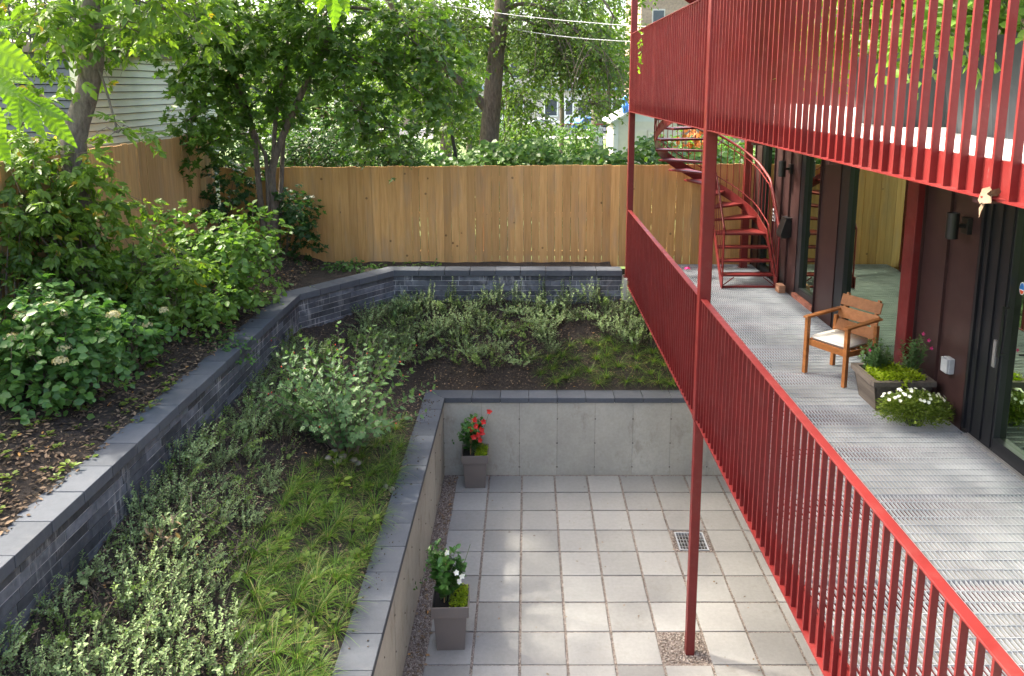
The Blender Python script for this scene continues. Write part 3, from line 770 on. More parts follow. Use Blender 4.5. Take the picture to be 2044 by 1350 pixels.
# ------------------------------------------------------------------ curved stair
def build_stair(z_base, zoff, label, first=None):
    if first is not None:
        c = copy_tree(first); c.location = (first.location.x, first.location.y, zoff); c['label'] = label; return c
    C = Vector((3.02, 12.75)); RO, RI = .90, .07; RISE = (UP_DECK-DECK_Z)/15
    t = thing('curved_stair', label, 'staircase', (C.x, C.y, DECK_Z))
    def pin(s, off=0):      # s in step units, 1 = first nose; returns inner, outer point (local)
        if s < 5:
            y = 12.06 + .158*(s-1) - C.y
            return Vector((RI-off, y)), Vector((RO+off, y))
        th = R(16 + 22*(s-5)); e = min(1, (s-4.999)/.6)
        d = Vector((math.cos(th), math.sin(th))); y = 0
        return d*(RI-off), d*(RO+off)
    # blend of straight and winder ends
    for n in range(1, 15):
        i0, o0 = pin(n); i1, o1 = pin(n+1.12)
        z = n*RISE
        if n == 4: i1, o1 = pin(5.12)
        q = [o0, pin(n+.56)[1] if n >= 4 else o0.lerp(o1, .5), o1, i1, i0]
        tr = MB().prism([(p.x, p.y) for p in q], z-.032, z).build('tread', 'red_paint', t, bevel=.003)
    def path(outer, s0, s1, off, dz, step=.25):
        out = []; s = s0
        while s <= s1+1e-6:
            i, o = pin(s, off); p = o if outer else i
            if 4 <= s < 5:
                a = pin(3.999, off)[1 if outer else 0]; b = pin(5.0, off)[1 if outer else 0]; p = a.lerp(b, s-4)
            out.append(Vector((p.x, p.y, s*RISE+dz))); s += step
        return out
    def ribbon(mb, pts, h0, h1, th):
        for k in range(len(pts)-1):
            a, b = pts[k], pts[k+1]; d = Vector((b.x-a.x, b.y-a.y, 0))
            if d.length < 1e-5: continue
            n = Vector((d.y, -d.x, 0)).normalized()*th
            mb.poly([a+n+Vector((0,0,h0)), b+n+Vector((0,0,h0)), b-n+Vector((0,0,h0)), a-n+Vector((0,0,h0)), a+n+Vector((0,0,h1)), b+n+Vector((0,0,h1)), b-n+Vector((0,0,h1)), a-n+Vector((0,0,h1))],
                    [(0,3,2,1),(4,5,6,7),(0,1,5,4),(1,2,6,5),(2,3,7,6),(3,0,4,7)])
    po = path(True, .0, 15.2, .012, 0); pi_ = path(False, .0, 15.2, .012, 0)
    for p, nm in ((po, 'outer_stringer'), (pi_, 'inner_stringer')):
        for q in p: q.z = max(q.z, .12)
        mb = MB(); ribbon(mb, p, -.12, .06, .006); mb.build(nm, 'red_paint', t)
    # outer handrail + balusters
    hr = path(True, .4, 15.2, .03, .88); mb = MB().tube(hr, .021, 8); mb.build('outer_handrail', 'red_paint', t, smooth=True)
    for dz in (.78, .16): mb = MB().tube(path(True, .4, 15.2, .03, dz), .010, 6); mb.build('outer_mid_rail', 'red_paint', t)
    base = path(True, .4, 15.2, .03, -.02, .16)
    s = .4
    bal = []
    acc = 0; last = None
    for q in base:
        if last is None or (Vector((q.x, q.y)) - Vector((last.x, last.y))).length > .098:
            bal.append(q); last = q
    for k, q in enumerate(bal):
        r = .016 if k == 0 else .0065
        z0 = 0.0 if k == 0 else q.z
        MB().tube([(q.x, q.y, z0), (q.x, q.y, q.z+.88)], r, 5).build('baluster', 'red_paint', t)
    # inner handrail + balusters
    hi = path(False, .4, 15.2, .0, .86, .2); MB().tube(hi, .017, 8).build('inner_handrail', 'red_paint', t, smooth=True)
    for k, sv in enumerate((.4, 1.0, 1.7, 2.4, 3.1, 3.8, 4.5)):
        i, o = pin(min(sv, 4.6)); q = Vector((i.x, i.y, sv*RISE)); z0 = 0 if k == 0 else q.z-.05
        MB().tube([(q.x, q.y, z0), (q.x, q.y, sv*RISE+.86)], .014 if k == 0 else .0065, 5).build('baluster', 'red_paint', t)
    MB().tube([(0, 0, 0), (0, 0, 15*RISE)], .032, 10).build('newel_post', 'red_paint', t)
    # braces below the first tread
    a, b = pin(.45); c, d = pin(1)
    MB().bar((a.x, a.y, .015), (b.x, b.y, .015), .03).build('base_bar', 'red_paint', t)
    for p0, p1, z0, z1 in ((a, a.lerp(b, .22), .03, .17), (b, b.lerp(a, .22), .03, .17)):
        MB().bar((p0.x, p0.y, z0), (p1.x, p1.y, z1), .014).build('brace', 'red_paint', t)
    # square brace behind
    return t
stair = build_stair(DECK_Z, 0, 'red steel curved stair climbing from the lower deck')
build_stair(0, UP_DECK, 'red steel curved stair rising above the upper balcony', first=stair)
blk = thing('wood_block', 'pair of stacked reddish wooden blocks beside the stair foot', 'blocks', (3.93, 11.72, DECK_Z))
MB().box(-.05, .05, -.09, .09, 0, .06).build('block', 'block_wood', blk, bevel=.004); MB().box(-.046, .052, -.088, .085, .061, .12).build('block', 'block_wood', blk, bevel=.004)

# ------------------------------------------------------------------ building with brown metal facade
def build_building():
    X = FAC_X
    t = thing('building', 'brown metal clad building with black framed glass doors', 'building', (X, 0, 0))
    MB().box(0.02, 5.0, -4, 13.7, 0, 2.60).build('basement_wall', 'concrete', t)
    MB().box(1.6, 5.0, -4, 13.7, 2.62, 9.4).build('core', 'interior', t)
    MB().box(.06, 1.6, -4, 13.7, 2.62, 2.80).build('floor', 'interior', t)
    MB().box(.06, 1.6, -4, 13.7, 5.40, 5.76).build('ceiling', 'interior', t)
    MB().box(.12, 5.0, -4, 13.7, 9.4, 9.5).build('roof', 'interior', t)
    MB().box(.06, 1.6, 13.6, 13.7, 2.8, 9.4).build('end_wall', 'brown_metal', t)
    z0, z1 = 2.70, 5.60
    def panels(y0, y1, n, za=z0, zb=z1):
        w = (y1-y0)/n
        for k in range(n):
            a, b = y0+k*w, y0+(k+1)*w
            p = MB().box(0, .05, a+.001, b-.001, za, zb).build('wall_panel', 'brown_metal', t)
            MB().box(-.028, -.0005, b-.010, b-.001, za, zb).build('seam', 'brown_metal', p)
    panels(11.47, 12.62, 3); panels(13.4, 13.72, 1); panels(10.0, 10.62, 1); panels(6.84, 7.80, 2); panels(.6, 3.2, 5)
    # red columns on the facade
    MB().box(-.10, .06, 7.80, 8.02, z0, z1).build('column', 'red_paint', t, bevel=.008)
    def window(y0, y1, stile_a, stile_b, za, zb, depth=.10, name='window', sill=.10):
        f = MB().box(.012, .10, y0, y0+stile_a, za, zb).build(name, 'black_frame', t, bevel=.004)
        MB().box(.012, .10, y1-stile_b, y1, za, zb).build('stile', 'black_frame', f, bevel=.004)
        MB().box(.014, .098, y0+stile_a, y1-stile_b, za, za+sill).build('bottom_rail', 'black_frame', f, bevel=.004)
        MB().box(.014, .098, y0+stile_a, y1-stile_b, zb-.10, zb).build('top_rail', 'black_frame', f, bevel=.004)
        g = MB(); g.poly([(.07, y0+stile_a, za+sill), (.07, y1-stile_b, za+sill), (.07, y1-stile_b, zb-.1), (.07, y0+stile_a, zb-.1)], [(0, 1, 2, 3)])
        g.build('pane', 'window_glass', f); return f
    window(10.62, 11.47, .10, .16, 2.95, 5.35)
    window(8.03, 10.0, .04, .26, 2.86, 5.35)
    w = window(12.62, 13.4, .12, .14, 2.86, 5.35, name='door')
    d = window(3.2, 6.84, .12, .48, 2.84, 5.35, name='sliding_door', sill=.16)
    for k, yy in enumerate((6.80, 6.70, 6.55, 6.40)): MB().box(-.012+.004*k, .0115, yy-.018, yy+.018, 2.9, 5.35).build('track_rib', 'black_frame', d)
    MB().box(.02, .085, 4.95, 5.05, 3.0, 5.25).build('meeting_stile', 'black_frame', d)
    MB().box(-.06, .012, 3.2, 6.80, 2.80, 2.865).build('sill', 'black_frame', d)
    for k in range(3): MB().box(-.045+.02*k, -.035+.02*k, 3.25, 6.72, 2.8655, 2.876+.004*k).build('sill_track', 'aluminium', d)
    MB().box(-.012, .011, 6.42, 6.46, 3.62, 3.86).build('latch', 'aluminium', d)
    hd = MB().bar((-.05, 6.32, 3.75), (-.05, 6.32, 4.2), .02).bar((-.05, 6.32, 3.77), (.01, 6.32, 3.77), .015).bar((-.05, 6.32, 4.18), (.01, 6.32, 4.18), .015).build('handle', 'black_plastic', d)
    # oval sticker on the stile
    def oval(nm, mat, ry, rz, zc, x, clip=None):
        mb = MB(); pts = []
        for k in range(20):
            a = 2*math.pi*k/20; zz = math.sin(a)*rz
            if clip: zz = max(clip[0], min(clip[1], zz))
            pts.append((x, 6.285 + math.cos(a)*ry, zc+zz))
        mb.poly(pts, [tuple(range(20))]); return mb.build(nm, mat, d)
    oval('sticker', 'sticker_white', .034, .055, 4.36, .0675); oval('sticker_print', 'sticker_blue', .028, .048, 4.36, .065, (-.008, .048)); oval('sticker_print', 'sticker_red', .028, .048, 4.36, .0665, (-.048, -.016))
    # brick ledge under the narrow window
    for k in range(10): MB().box(-.035, .06, 10.63+k*.083, 10.63+k*.083+.078, 2.83, 2.945).build('ledge_brick', 'red_brick', t)
    # upper floor
    panels(9.0, 13.6, 8, 5.77, 9.3); panels(.6, 2.6, 4, 5.77, 9.3); panels(5.3, 7.2, 4, 5.77, 9.3)
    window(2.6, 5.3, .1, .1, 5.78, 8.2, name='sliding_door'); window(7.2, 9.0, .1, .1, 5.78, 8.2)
    return t
build_building()

def wall_lamp(y, z, label):
    t = thing('wall_lamp', label, 'lamp', (FAC_X, y, z))
    MB().lathe([(.052, -.12), (.055, -.118), (.055, .118), (.052, .12), (.046, .12), (.046, .06)], 20, (-.155, 0, 0)).build('cylinder_shade', 'black_plastic', t, smooth=False)
    MB().bar((-.105, 0, 0), (-.03, 0, 0), .035).build('arm', 'black_plastic', t)
    MB().box(-.045, 0, -.055, .055, -.075, .075).build('back_box', 'black_plastic', t, bevel=.004)
wall_lamp(11.85, 4.78, 'black cylinder wall lamp above the stair foot')
wall_lamp(7.02, 4.76, 'black cylinder wall lamp above the grey outlet box')
ob = thing('outlet_box', 'grey weatherproof outlet box on the brown panel', 'outlet', (FAC_X, 7.08, 3.40))
MB().box(-.055, 0, -.055, .055, -.075, .075).build('body', 'grey_box', ob, bevel=.006); MB().box(-.075, -.056, -.05, .06, -.07, .07).build('lid', 'grey_box', ob, bevel=.006)
mbx = thing('letter_box', 'black sloped letter box on the brown wall by the stair rail', 'letter box', (FAC_X, 11.83, 3.72))
m_ = MB(); m_.poly([(-.02,-.11,0),(-.14,-.11,0),(-.16,-.11,.06),(-.09,-.11,.30),(-.02,-.11,.30),(-.02,.11,0),(-.14,.11,0),(-.16,.11,.06),(-.09,.11,.30),(-.02,.11,.30)],
     [(0,1,2,3,4),(9,8,7,6,5),(0,5,6,1),(1,6,7,2),(2,7,8,3),(3,8,9,4),(4,9,5,0)]); m_.build('body', 'black_plastic', mbx, bevel=.004)
MB().box(-.10, 0, -.115, .115, .302, .318).build('lid', 'black_plastic', mbx); MB().box(-.019, 0, -.1, .1, .02, .28).build('back_plate', 'black_plastic', mbx)
kp = thing('door_keypad', 'small grey plate with dark slots on the wall behind the stair', 'keypad', (FAC_X, 12.55, 3.95))
MB().box(-.02, 0, -.06, .06, -.10, .10).build('plate', 'grey_box', kp, bevel=.004)
for k in range(3): MB().box(-.026, -.0205, -.045, .045, -.075+.06*k, -.045+.06*k).build('slot', 'black_plastic', kp)

# ------------------------------------------------------------------ armchair
def build_chair():
    t = thing('armchair', 'wooden slatted armchair with white cushion on the grating deck', 'chair', (3.445, 8.17, DECK_Z), math.atan2(-.51, -.86))
    # local: +x is forward, +y is the sitter's left
    W = .255
    for s in (-1, 1):
        MB().bar((.255, s*W, 0), (.255, s*W, .63), .042, .05, (1, 0, 0)).build('leg', 'chair_wood', t, bevel=.004)
        MB().bar((-.21, s*W, 0), (-.225, s*W, .60), .042, .05, (1, 0, 0)).build('leg', 'chair_wood', t, bevel=.004)
        mb = MB(); ys = (s*W-.032, s*W+.032)
        mb.poly([(.30,ys[0],.632),(.30,ys[1],.632),(-.28,ys[1],.655),(-.28,ys[0],.655),(.30,ys[0],.656),(.30,ys[1],.656),(-.28,ys[1],.679),(-.28,ys[0],.679)], [(0,3,2,1),(4,5,6,7),(0,1,5,4),(1,2,6,5),(2,3,7,6),(3,0,4,7)])
        mb.build('armrest', 'chair_wood', t, bevel=.006)
        MB().bar((.23, s*W, .36), (-.2, s*W, .345), .026, .06).build('side_rail', 'chair_wood', t, bevel=.003)
        MB().bar((-.18, s*(W-.06), .34), (-.335, s*(W-.06), .85), .03, .04, (1, 0, 0)).build('back_upright', 'chair_wood', t, bevel=.003)
    MB().bar((.235, -W+.022, .36), (.235, W-.022, .36), .03, .07).build('front_rail', 'chair_wood', t, bevel=.003)
    MB().bar((-.2, -W+.022, .35), (-.2, W-.022, .35), .03, .06).build('rear_rail', 'chair_wood', t, bevel=.003)
    for k in range(5): x = .18 - k*.09; MB().box(x-.036, x+.036, -W+.03, W-.03, .375, .392).build('seat_slat', 'chair_wood', t, bevel=.003)
    for k in range(3):
        z = .50 + k*.135; x = -.185 - (z-.34)*.30
        mb = MB(); a = Vector((x+.012, 0, z)); up = Vector((-.29, 0, .957)); n = Vector((.957, 0, .29))
        q = []
        for su in (-.062, .062):
            for sn in (0, .02):
                for sy in (-1, 1): q.append(a + up*su + n*sn + Vector((0, sy*(W-.005), 0)))
        mb.poly(q, [(0,1,3,2),(4,6,7,5),(0,4,5,1),(2,3,7,6),(0,2,6,4),(1,5,7,3)]); mb.build('back_slat', 'chair_wood', t, bevel=.004)
    bm = bmesh.new(); bmesh.ops.create_cube(bm, size=1); bmesh.ops.scale(bm, vec=(.42, .45, .055), verts=bm.verts)
    bmesh.ops.bevel(bm, geom=list(bm.edges), offset=.02, segments=3, affect='EDGES')
    me = bpy.data.meshes.new('cushion'); bm.to_mesh(me); bm.free(); me.materials.append(MATS['cushion']); me.shade_smooth()
    inst('cushion', me, t, (.02, 0, .42))
build_chair()

# ------------------------------------------------------------------ plant builders
def shoots(n, h, spread, lean, per, leaf, opposite=True, arch=.15, base_r=.06, tint_bias=0.0):
    """upright leafy shoots; returns leaf arrays and stem polylines (local)"""
    P, D, U, L, T, st = [], [], [], [], [], []
    for i in range(n):
        a = random.uniform(0, 2*math.pi); r = spread*math.sqrt(random.random())
        b = Vector((math.cos(a)*base_r*random.random(), math.sin(a)*base_r*random.random(), 0))
        hh = h*random.uniform(.55, 1.1)*(1 - .25*(r/spread if spread else 0))
        top = Vector((math.cos(a)*r, math.sin(a)*r, hh)); mid = b.lerp(top, .5) + Vector((0, 0, arch*hh)) - Vector((math.cos(a), math.sin(a), 0))*arch*r*.6
        line = [b.lerp(mid, .5) if k == -1 else (b*(1-k/5)**2 + mid*2*(k/5)*(1-k/5) + top*(k/5)**2) for k in range(6)]
        st.append(line); tb = random.random()*.5 + tint_bias
        for k in range(per):
            s = .12 + .88*(k+random.random())/per; f = s*5; i0 = min(4, int(f)); p = line[i0].lerp(line[i0+1], f-i0); d = (line[i0+1]-line[i0]).normalized()
            ph = k*2.4 + random.uniform(-.4, .4); x = d.orthogonal().normalized(); y = d.cross(x)
            for q in ((0, math.pi) if opposite else (0,)):
                o = x*math.cos(ph+q) + y*math.sin(ph+q)
                P.append(p); D.append(o*.9 + d*.55); U.append(d*1.0 - o*.4 + Vector((random.gauss(0, .2), random.gauss(0, .2), .3)))
                L.append(leaf*random.uniform(.7, 1.2)*(1.0 if s < .85 else .75)); T.append(min(.92, max(0, tb + .35*random.random() + .12*s)))
    return np.array(P), np.array(D), np.array(U), np.array(L), np.array(T), st
def stems_mesh(st, r0, r1, n=4):
    mb = MB()
    for l in st: mb.tube(l, [r0 + (r1-r0)*k/(len(l)-1) for k in range(len(l))], n, cap=False)
    return mb
def bld(mb, name, mat, parent, **k):
    o = mb.build(name, mat, parent, **k); o['kind'] = 'stuff'; return o
def plant(name, label, cat, loc, arr, shape, mat, stem_r=(.004, .0015), stem_mat='twig', group=None, width=1.0):
    t = thing(name, label, cat, loc, 0, group)
    P, D, U, L, T, st = arr
    bld(stems_mesh(st, *stem_r), 'stems', stem_mat, t)
    leaves('foliage', P, D, U, L, shape, mat, t, width, T)
    return t
def put(proto, loc, label=None, rz=None, s=1.0, group=None, used=[]):
    if proto.name not in used: used.append(proto.name); c = proto
    else: c = copy_tree(proto)
    c.location = loc; c.rotation_euler = (random.uniform(-.06, .06), random.uniform(-.06, .06), random.uniform(0, 6.28) if rz is None else rz); c.scale = (s, s, s*random.uniform(.92, 1.08))
    if label: c['label'] = label
    if group: c['group'] = group
    return c
def blossom(P, D, size, petals, shape, mat, parent, name='flower', width=1.0, cup=.5):
    for p, d in zip(np.asarray(P, float), np.asarray(D, float)):
        d = nrm(d[None])[0]; x = np.cross(d, np.array([.31, .2, .93])); x /= np.linalg.norm(x); y = np.cross(d, x)
        a = np.arange(petals)*2*math.pi/petals + .12*RNG.normal(size=petals) + 6*RNG.random(); o = x*np.cos(a)[:, None] + y*np.sin(a)[:, None]
        q = leaves(name, np.zeros((petals, 3)), o + d*cup, d - o*cup, size*(.85 + .3*RNG.random(petals)), shape, mat, parent, width); q.location = p; del q['kind']

# ------------------------------------------------------------------ tall patio pots, window boxes
def square_pot(parent, wt, wb, h, band, mat):
    def ring(w, z): return [(-w/2,-w/2,z),(w/2,-w/2,z),(w/2,w/2,z),(-w/2,w/2,z)]
    mb = MB(); wm = wb + (wt-.03-wb)*(1-band/h)
    rows = [ring(wb, 0), ring(wm, h-band), ring(wt, h-band), ring(wt+.006, h), ring(wt-.02, h), ring(wt-.03, h-.05)]
    for r in rows: mb.v += r
    mb.f.append((3, 2, 1, 0))
    for i in range(len(rows)-1):
        for k in range(4): a = i*4+k; b = i*4+(k+1)%4; mb.f.append((a, b, b+4, a+4))
    mb.build('pot', mat, parent, bevel=.004)
    MB().box(-wt/2+.017, wt/2-.017, -wt/2+.017, wt/2-.017, h-.07, h-.045).build('soil', 'potting_soil', parent)
def patio_pot(loc, label, flower, H):
    t = thing('potted_plant', label, 'potted plant', loc, R(2)); h = .55
    square_pot(t, .40, .30, h, .13, 'planter_taupe')
    P, D, U, L, T, st = shoots(17, H-h, .20, .2, 9, .098, True, .25, .07)
    P[:, 2] += h-.05; P[:, 0] -= .05
    st = [[Vector((p.x-.05, p.y, p.z+h-.05)) for p in l] for l in st]
    bld(stems_mesh(st, .005, .002), 'stems', 'green_stem', t); leaves('foliage', P, D, U, L, 'oval', 'leaf_pot', t, 1.15, T)
    MB().tube([(-.07, -.05, h-.06), (-.04, -.04, h+.52)], .006, 6).build('stake', 'bamboo', t)
    if flower == 'red': fp = [(.02, -.12, h+.44), (.10, -.10, h+.38), (.05, -.13, h+.30), (.08, -.12, h+.22), (-.01, -.14, h+.28), (.0, -.08, h+.52), (.13, -.05, h+.48), (.22, -.02, h+.62), (.11, -.12, h+.33), (-.05, -.12, h+.40)]
    else: fp = [(.07, -.13, h+.36), (.13, -.1, h+.30), (-.03, -.1, h+.58), (.10, -.12, h+.25)]
    fd = [(random.gauss(0, .35), -1+random.gauss(0, .3), .45) for _ in fp]
    blossom(fp, fd, .05 if flower == 'red' else .036, 5, 'round', 'petal_red' if flower == 'red' else 'petal_white', t, width=.95, cup=.35)
    MB().tube([(.08, 0, h+.2), (.17, -.01, h+.45), (.22, -.02, h+.62)], .004, 4).build('vine', 'green_stem', t)
    # chartreuse creeping moss on one side
    n = 900; Q = np.zeros((n, 3)); Q[:, 0] = RNG.uniform(.0, .185, n); Q[:, 1] = RNG.uniform(-.185, .17, n); Q[:, 2] = h-.04 + .06*RNG.random(n)
    leaves('creeping_moss', Q, rvec(n)*np.array([1, 1, .4]) + np.array([0, 0, .5]), rvec(n) + UPV, .03*(.6+.8*RNG.random(n)), 'dia', 'leaf_chartreuse', t, .6)
    n = 60; k = RNG.random(n); Q = np.stack([-.15 - .22*k + .02*RNG.normal(size=n), -.02 + .06*RNG.normal(size=n), h + .25 + .15*np.sin(k*5)], 1)[:14]
    leaves('trailing_shoot', Q, rvec(len(Q)), rvec(len(Q)) + UPV, .045, 'oval', 'leaf_pot', t)
    return t
patio_pot((-.825, 7.66, 0), 'taupe square pot with white flowering vine on the patio beside the long wall', 'white', 1.25)
patio_pot((-.785, 11.12, 0), 'taupe square pot with red flowers on the patio in the wall corner', 'red', 1.2)

def planter_box():
    t = thing('planter_box', 'weathered grey wooden planter box with pink flowers against the facade', 'planter', (3.66, 7.42, DECK_Z), R(0))
    w0, w1, d0, d1, h = .23, .28, .20, .245, .27
    def side(nm, pts): mb = MB(); mb.poly(pts, [(0,1,2,3),(7,6,5,4),(0,4,5,1),(1,5,6,2),(2,6,7,3),(3,7,4,0)]); mb.build(nm, 'grey_wood', t)
    for s in (-1, 1):
        side('side_board', [(s*w0,-d0,0),(s*w0,d0,0),(s*w1,d1,h),(s*w1,-d1,h),(s*(w0-.018),-d0,0),(s*(w0-.018),d0,0),(s*(w1-.018),d1,h),(s*(w1-.018),-d1,h)])
        side('side_board', [(-w0,s*d0,0),(w0,s*d0,0),(w1,s*d1,h),(-w1,s*d1,h),(-w0,s*(d0-.018),0),(w0,s*(d0-.018),0),(w1,s*(d1-.018),h),(-w1,s*(d1-.018),h)])
        MB().box(-w1-.025, w1+.025, s*d1-.028, s*d1+.028, h, h+.05).build('rim', 'grey_wood', t)
        MB().box(s*w1-.028, s*w1+.028, -d1+.029, d1-.029, h, h+.049).build('rim', 'grey_wood', t)
    MB().box(-w1+.02, w1-.02, -d1+.02, d1-.02, h-.05, h-.02).build('soil', 'potting_soil', t)
    for cx, cy, hh in ((-.16, .08, .46), (.19, .02, .50), (-.05, .14, .36)):
        P, D, U, L, T, st = shoots(16, hh, .13, .1, 17, .05, True, .05, .07)
        off = np.array([cx, cy, h-.03]); bld(stems_mesh([[p + Vector(off) for p in l] for l in st], .003, .0015), 'stems', 'green_stem', t)
        leaves('foliage', P+off, D, U, L, 'oval', 'leaf_rose', t, .9, T*.8)
    n = 1300; Q = np.zeros((n, 3)); Q[:, 0] = RNG.uniform(-.25, .22, n); Q[:, 1] = RNG.uniform(-.23, .1, n); Q[:, 2] = h + .02 + .10*RNG.random(n)*(1-abs(Q[:, 0])*1.5)
    leaves('foliage', Q, rvec(n)*np.array([1, 1, .5]) + np.array([0, -.2, .6]), rvec(n) + UPV, .04*(.6+.7*RNG.random(n)), 'slim', 'leaf_chartreuse', t)
    n = 60; Q = np.stack([RNG.normal(.0, .02, n), -.275 - .02*RNG.random(n), h - .06 + .14*RNG.random(n)], 1)
    leaves('trailing_shoot', Q, rvec(n), rvec(n)+UPV, .03, 'oval', 'leaf_chartreuse', t)
    blossom([(-.27, -.05, h+.30), (.30, -.05, h+.40), (.32, -.08, h+.33), (.27, .0, h+.45)], [(0, -1, .2)]*4, .024, 5, 'oval', 'petal_pink', t)
planter_box()
def petunias():
    t = thing('potted_petunia', 'mound of white petunias trailing on the deck below the planter box', 'flowers', (3.66, 6.93, DECK_Z))
    MB().lathe([(.09, 0), (.11, .10), (.10, .10)], 16).build('pot', 'planter_dark', t)
    n = 5200; a = RNG.uniform(0, 2*math.pi, n); e = RNG.random(n); r = .36*np.sqrt(e)*(.8+.3*RNG.random(n))
    Q = np.stack([r*np.cos(a)*1.02, r*np.sin(a)*.68, .0 + .31*np.sqrt(np.maximum(0, 1-(r/.47)**2))*(.3+.8*RNG.random(n))], 1)
    leaves('foliage', Q, np.stack([np.cos(a), np.sin(a), .3+0*a], 1) + .8*rvec(n), rvec(n)*.7 + UPV, .036*(.6+.8*RNG.random(n)), 'oval', 'leaf_petunia', t, .8)
    n = 32; a = RNG.uniform(0, 2*math.pi, n); r = .34*np.sqrt(RNG.random(n)); Q = np.stack([r*np.cos(a)*1.02, r*np.sin(a)*.68, .06 + .31*np.sqrt(np.maximum(0, 1-(r/.47)**2))], 1)
    D = np.stack([np.cos(a)*r*2.2, np.sin(a)*r*2.2 - .45, .8+0*a], 1) + .25*rvec(n)
    blossom(Q, D, .022, 5, 'round', 'petal_white', t, width=1.15, cup=.25); t.scale = (.88, .88, .88)
petunias()

# upper balcony planters
def balcony_planter(y0, y1, label, seed):
    t = thing('balcony_planter', label, 'planter', (2.52, (y0+y1)/2, UP_DECK)); L = (y1-y0)/2; h = .50
    mb = MB(); rows = []
    for w, l, z in ((.17, L*.86, 0), (.23, L, h), (.215, L-.015, h), (.20, L-.03, h-.05)):
        n = 10; ring = []
        for sx0, sy0, sx1, sy1 in ((-1,-1,1,-1), (1,-1,1,1), (1,1,-1,1), (-1,1,-1,-1)):
            for k in range(n):
                f = k/n; pl = .006*math.cos(f*n*math.pi)
                x = (sx0+(sx1-sx0)*f)*(w+pl*(abs(sx0+sx1) > 0)); y = (sy0+(sy1-sy0)*f)*(l+pl*(abs(sy0+sy1) > 0)); ring.append((x, y, z))
        rows.append(ring)
    m = len(rows[0])
    for r in rows: mb.v += r
    for i in range(len(rows)-1):
        for k in range(m): a = i*m+k; b = i*m+(k+1) % m; mb.f.append((a, b, b+m, a+m))
    mb.f.append(tuple(reversed(range(m)))); mb.build('pot', 'planter_dark', t)
    MB().box(-.19, .19, -L+.04, L-.04, h-.08, h-.05).build('soil', 'potting_soil', t)
    P, D, U, L_, T, tw = spray_crown([(-.05, 0, h+.22, .3, L+.05, .24), (-.2, 0, h+.55, .35, L, .35), (-.5, .1, h+.1, .22, L*.9, .2, .02)], 330, 6, .085, 'tooth', .3, .2, .2)
    P = P[:]; keep = (P[:, 2] > h-.05) | (P[:, 0] < -.28); keep &= P[:, 0] > -.72
    leaves('foliage', P[keep], D[keep], U[keep], L_[keep], 'tooth', 'leaf_lime' if seed else 'leaf_viburnum', t, 1.1, T[keep])
    bld(stems_mesh([[Vector(q) for q in l] for l in tw[::2] if min(q[0] for q in l) > -.66] + [[Vector((random.uniform(-.1, .1), random.uniform(-L*.8, L*.8), h-.06)), Vector((random.uniform(-.2, .1), random.uniform(-L, L), h+.3)), Vector((random.uniform(-.3, .1), random.uniform(-L, L), h+.7))] for _ in range(10)], .004, .002, 3), 'stems', 'green_stem', t)
balcony_planter(4.9, 5.62, 'dark ribbed balcony planter with leafy tomato plants behind upper pickets', 1)
balcony_planter(3.62, 4.40, 'dark ribbed balcony planter with small pale leaves behind upper pickets', 0)
def vine_sprig():
    p = thing('vine_sprig', 'thin green vine sprig hanging on the upper red railing', 'vine', (RAIL_X-.05, 11.75, 6.8))
    line = [Vector((0, .04*math.sin(k*1.1), -.07*k)) for k in range(9)]
    MB().tube(line, .0025, 4).build('stem', 'green_stem', p)
    P = np.array([tuple(line[min(8, k//3)] + Vector((random.uniform(-.03, .0), random.uniform(-.09, .09), random.uniform(-.05, .02)))) for k in range(26)])
    leaves('foliage', P, rvec(26) + np.array([-.3, 0, -.5]), rvec(26) + np.array([-1, -.4, .4]), .06, 'oval', 'leaf_lime', p)
vine_sprig()
dl = thing('dry_leaf', 'curled dry tan leaf caught on the upper railing flange', 'leaf', (RAIL_X-.03, 2.84, UP_LO+.0))
leaves('blade', [(0, 0, .03), (-.01, .02, .03), (0, -.03, .02), (0, .03, .0)], [(-.2, 1, -.5), (-.3, -.8, -.4), (-.5, -.3, .3), (-.3, .2, -1)], [(-1, 0, .4), (-1, .2, .4), (-.6, .3, 1), (-1, .4, .2)], [.085, .075, .06, .075], 'round', 'dry_leaf', dl)
pf = thing('fallen_flower', 'magenta flower fallen on the grating near the far railing', 'flower', (at_z(1372, 540, DECK_Z+.01)))
blossom([(0, 0, .02), (.02, .01, .03), (-.02, 0, .03)], [(0, 0, 1), (.3, -.5, .6), (-.4, -.4, .7)], .04, 5, 'round', 'petal_pink', pf)

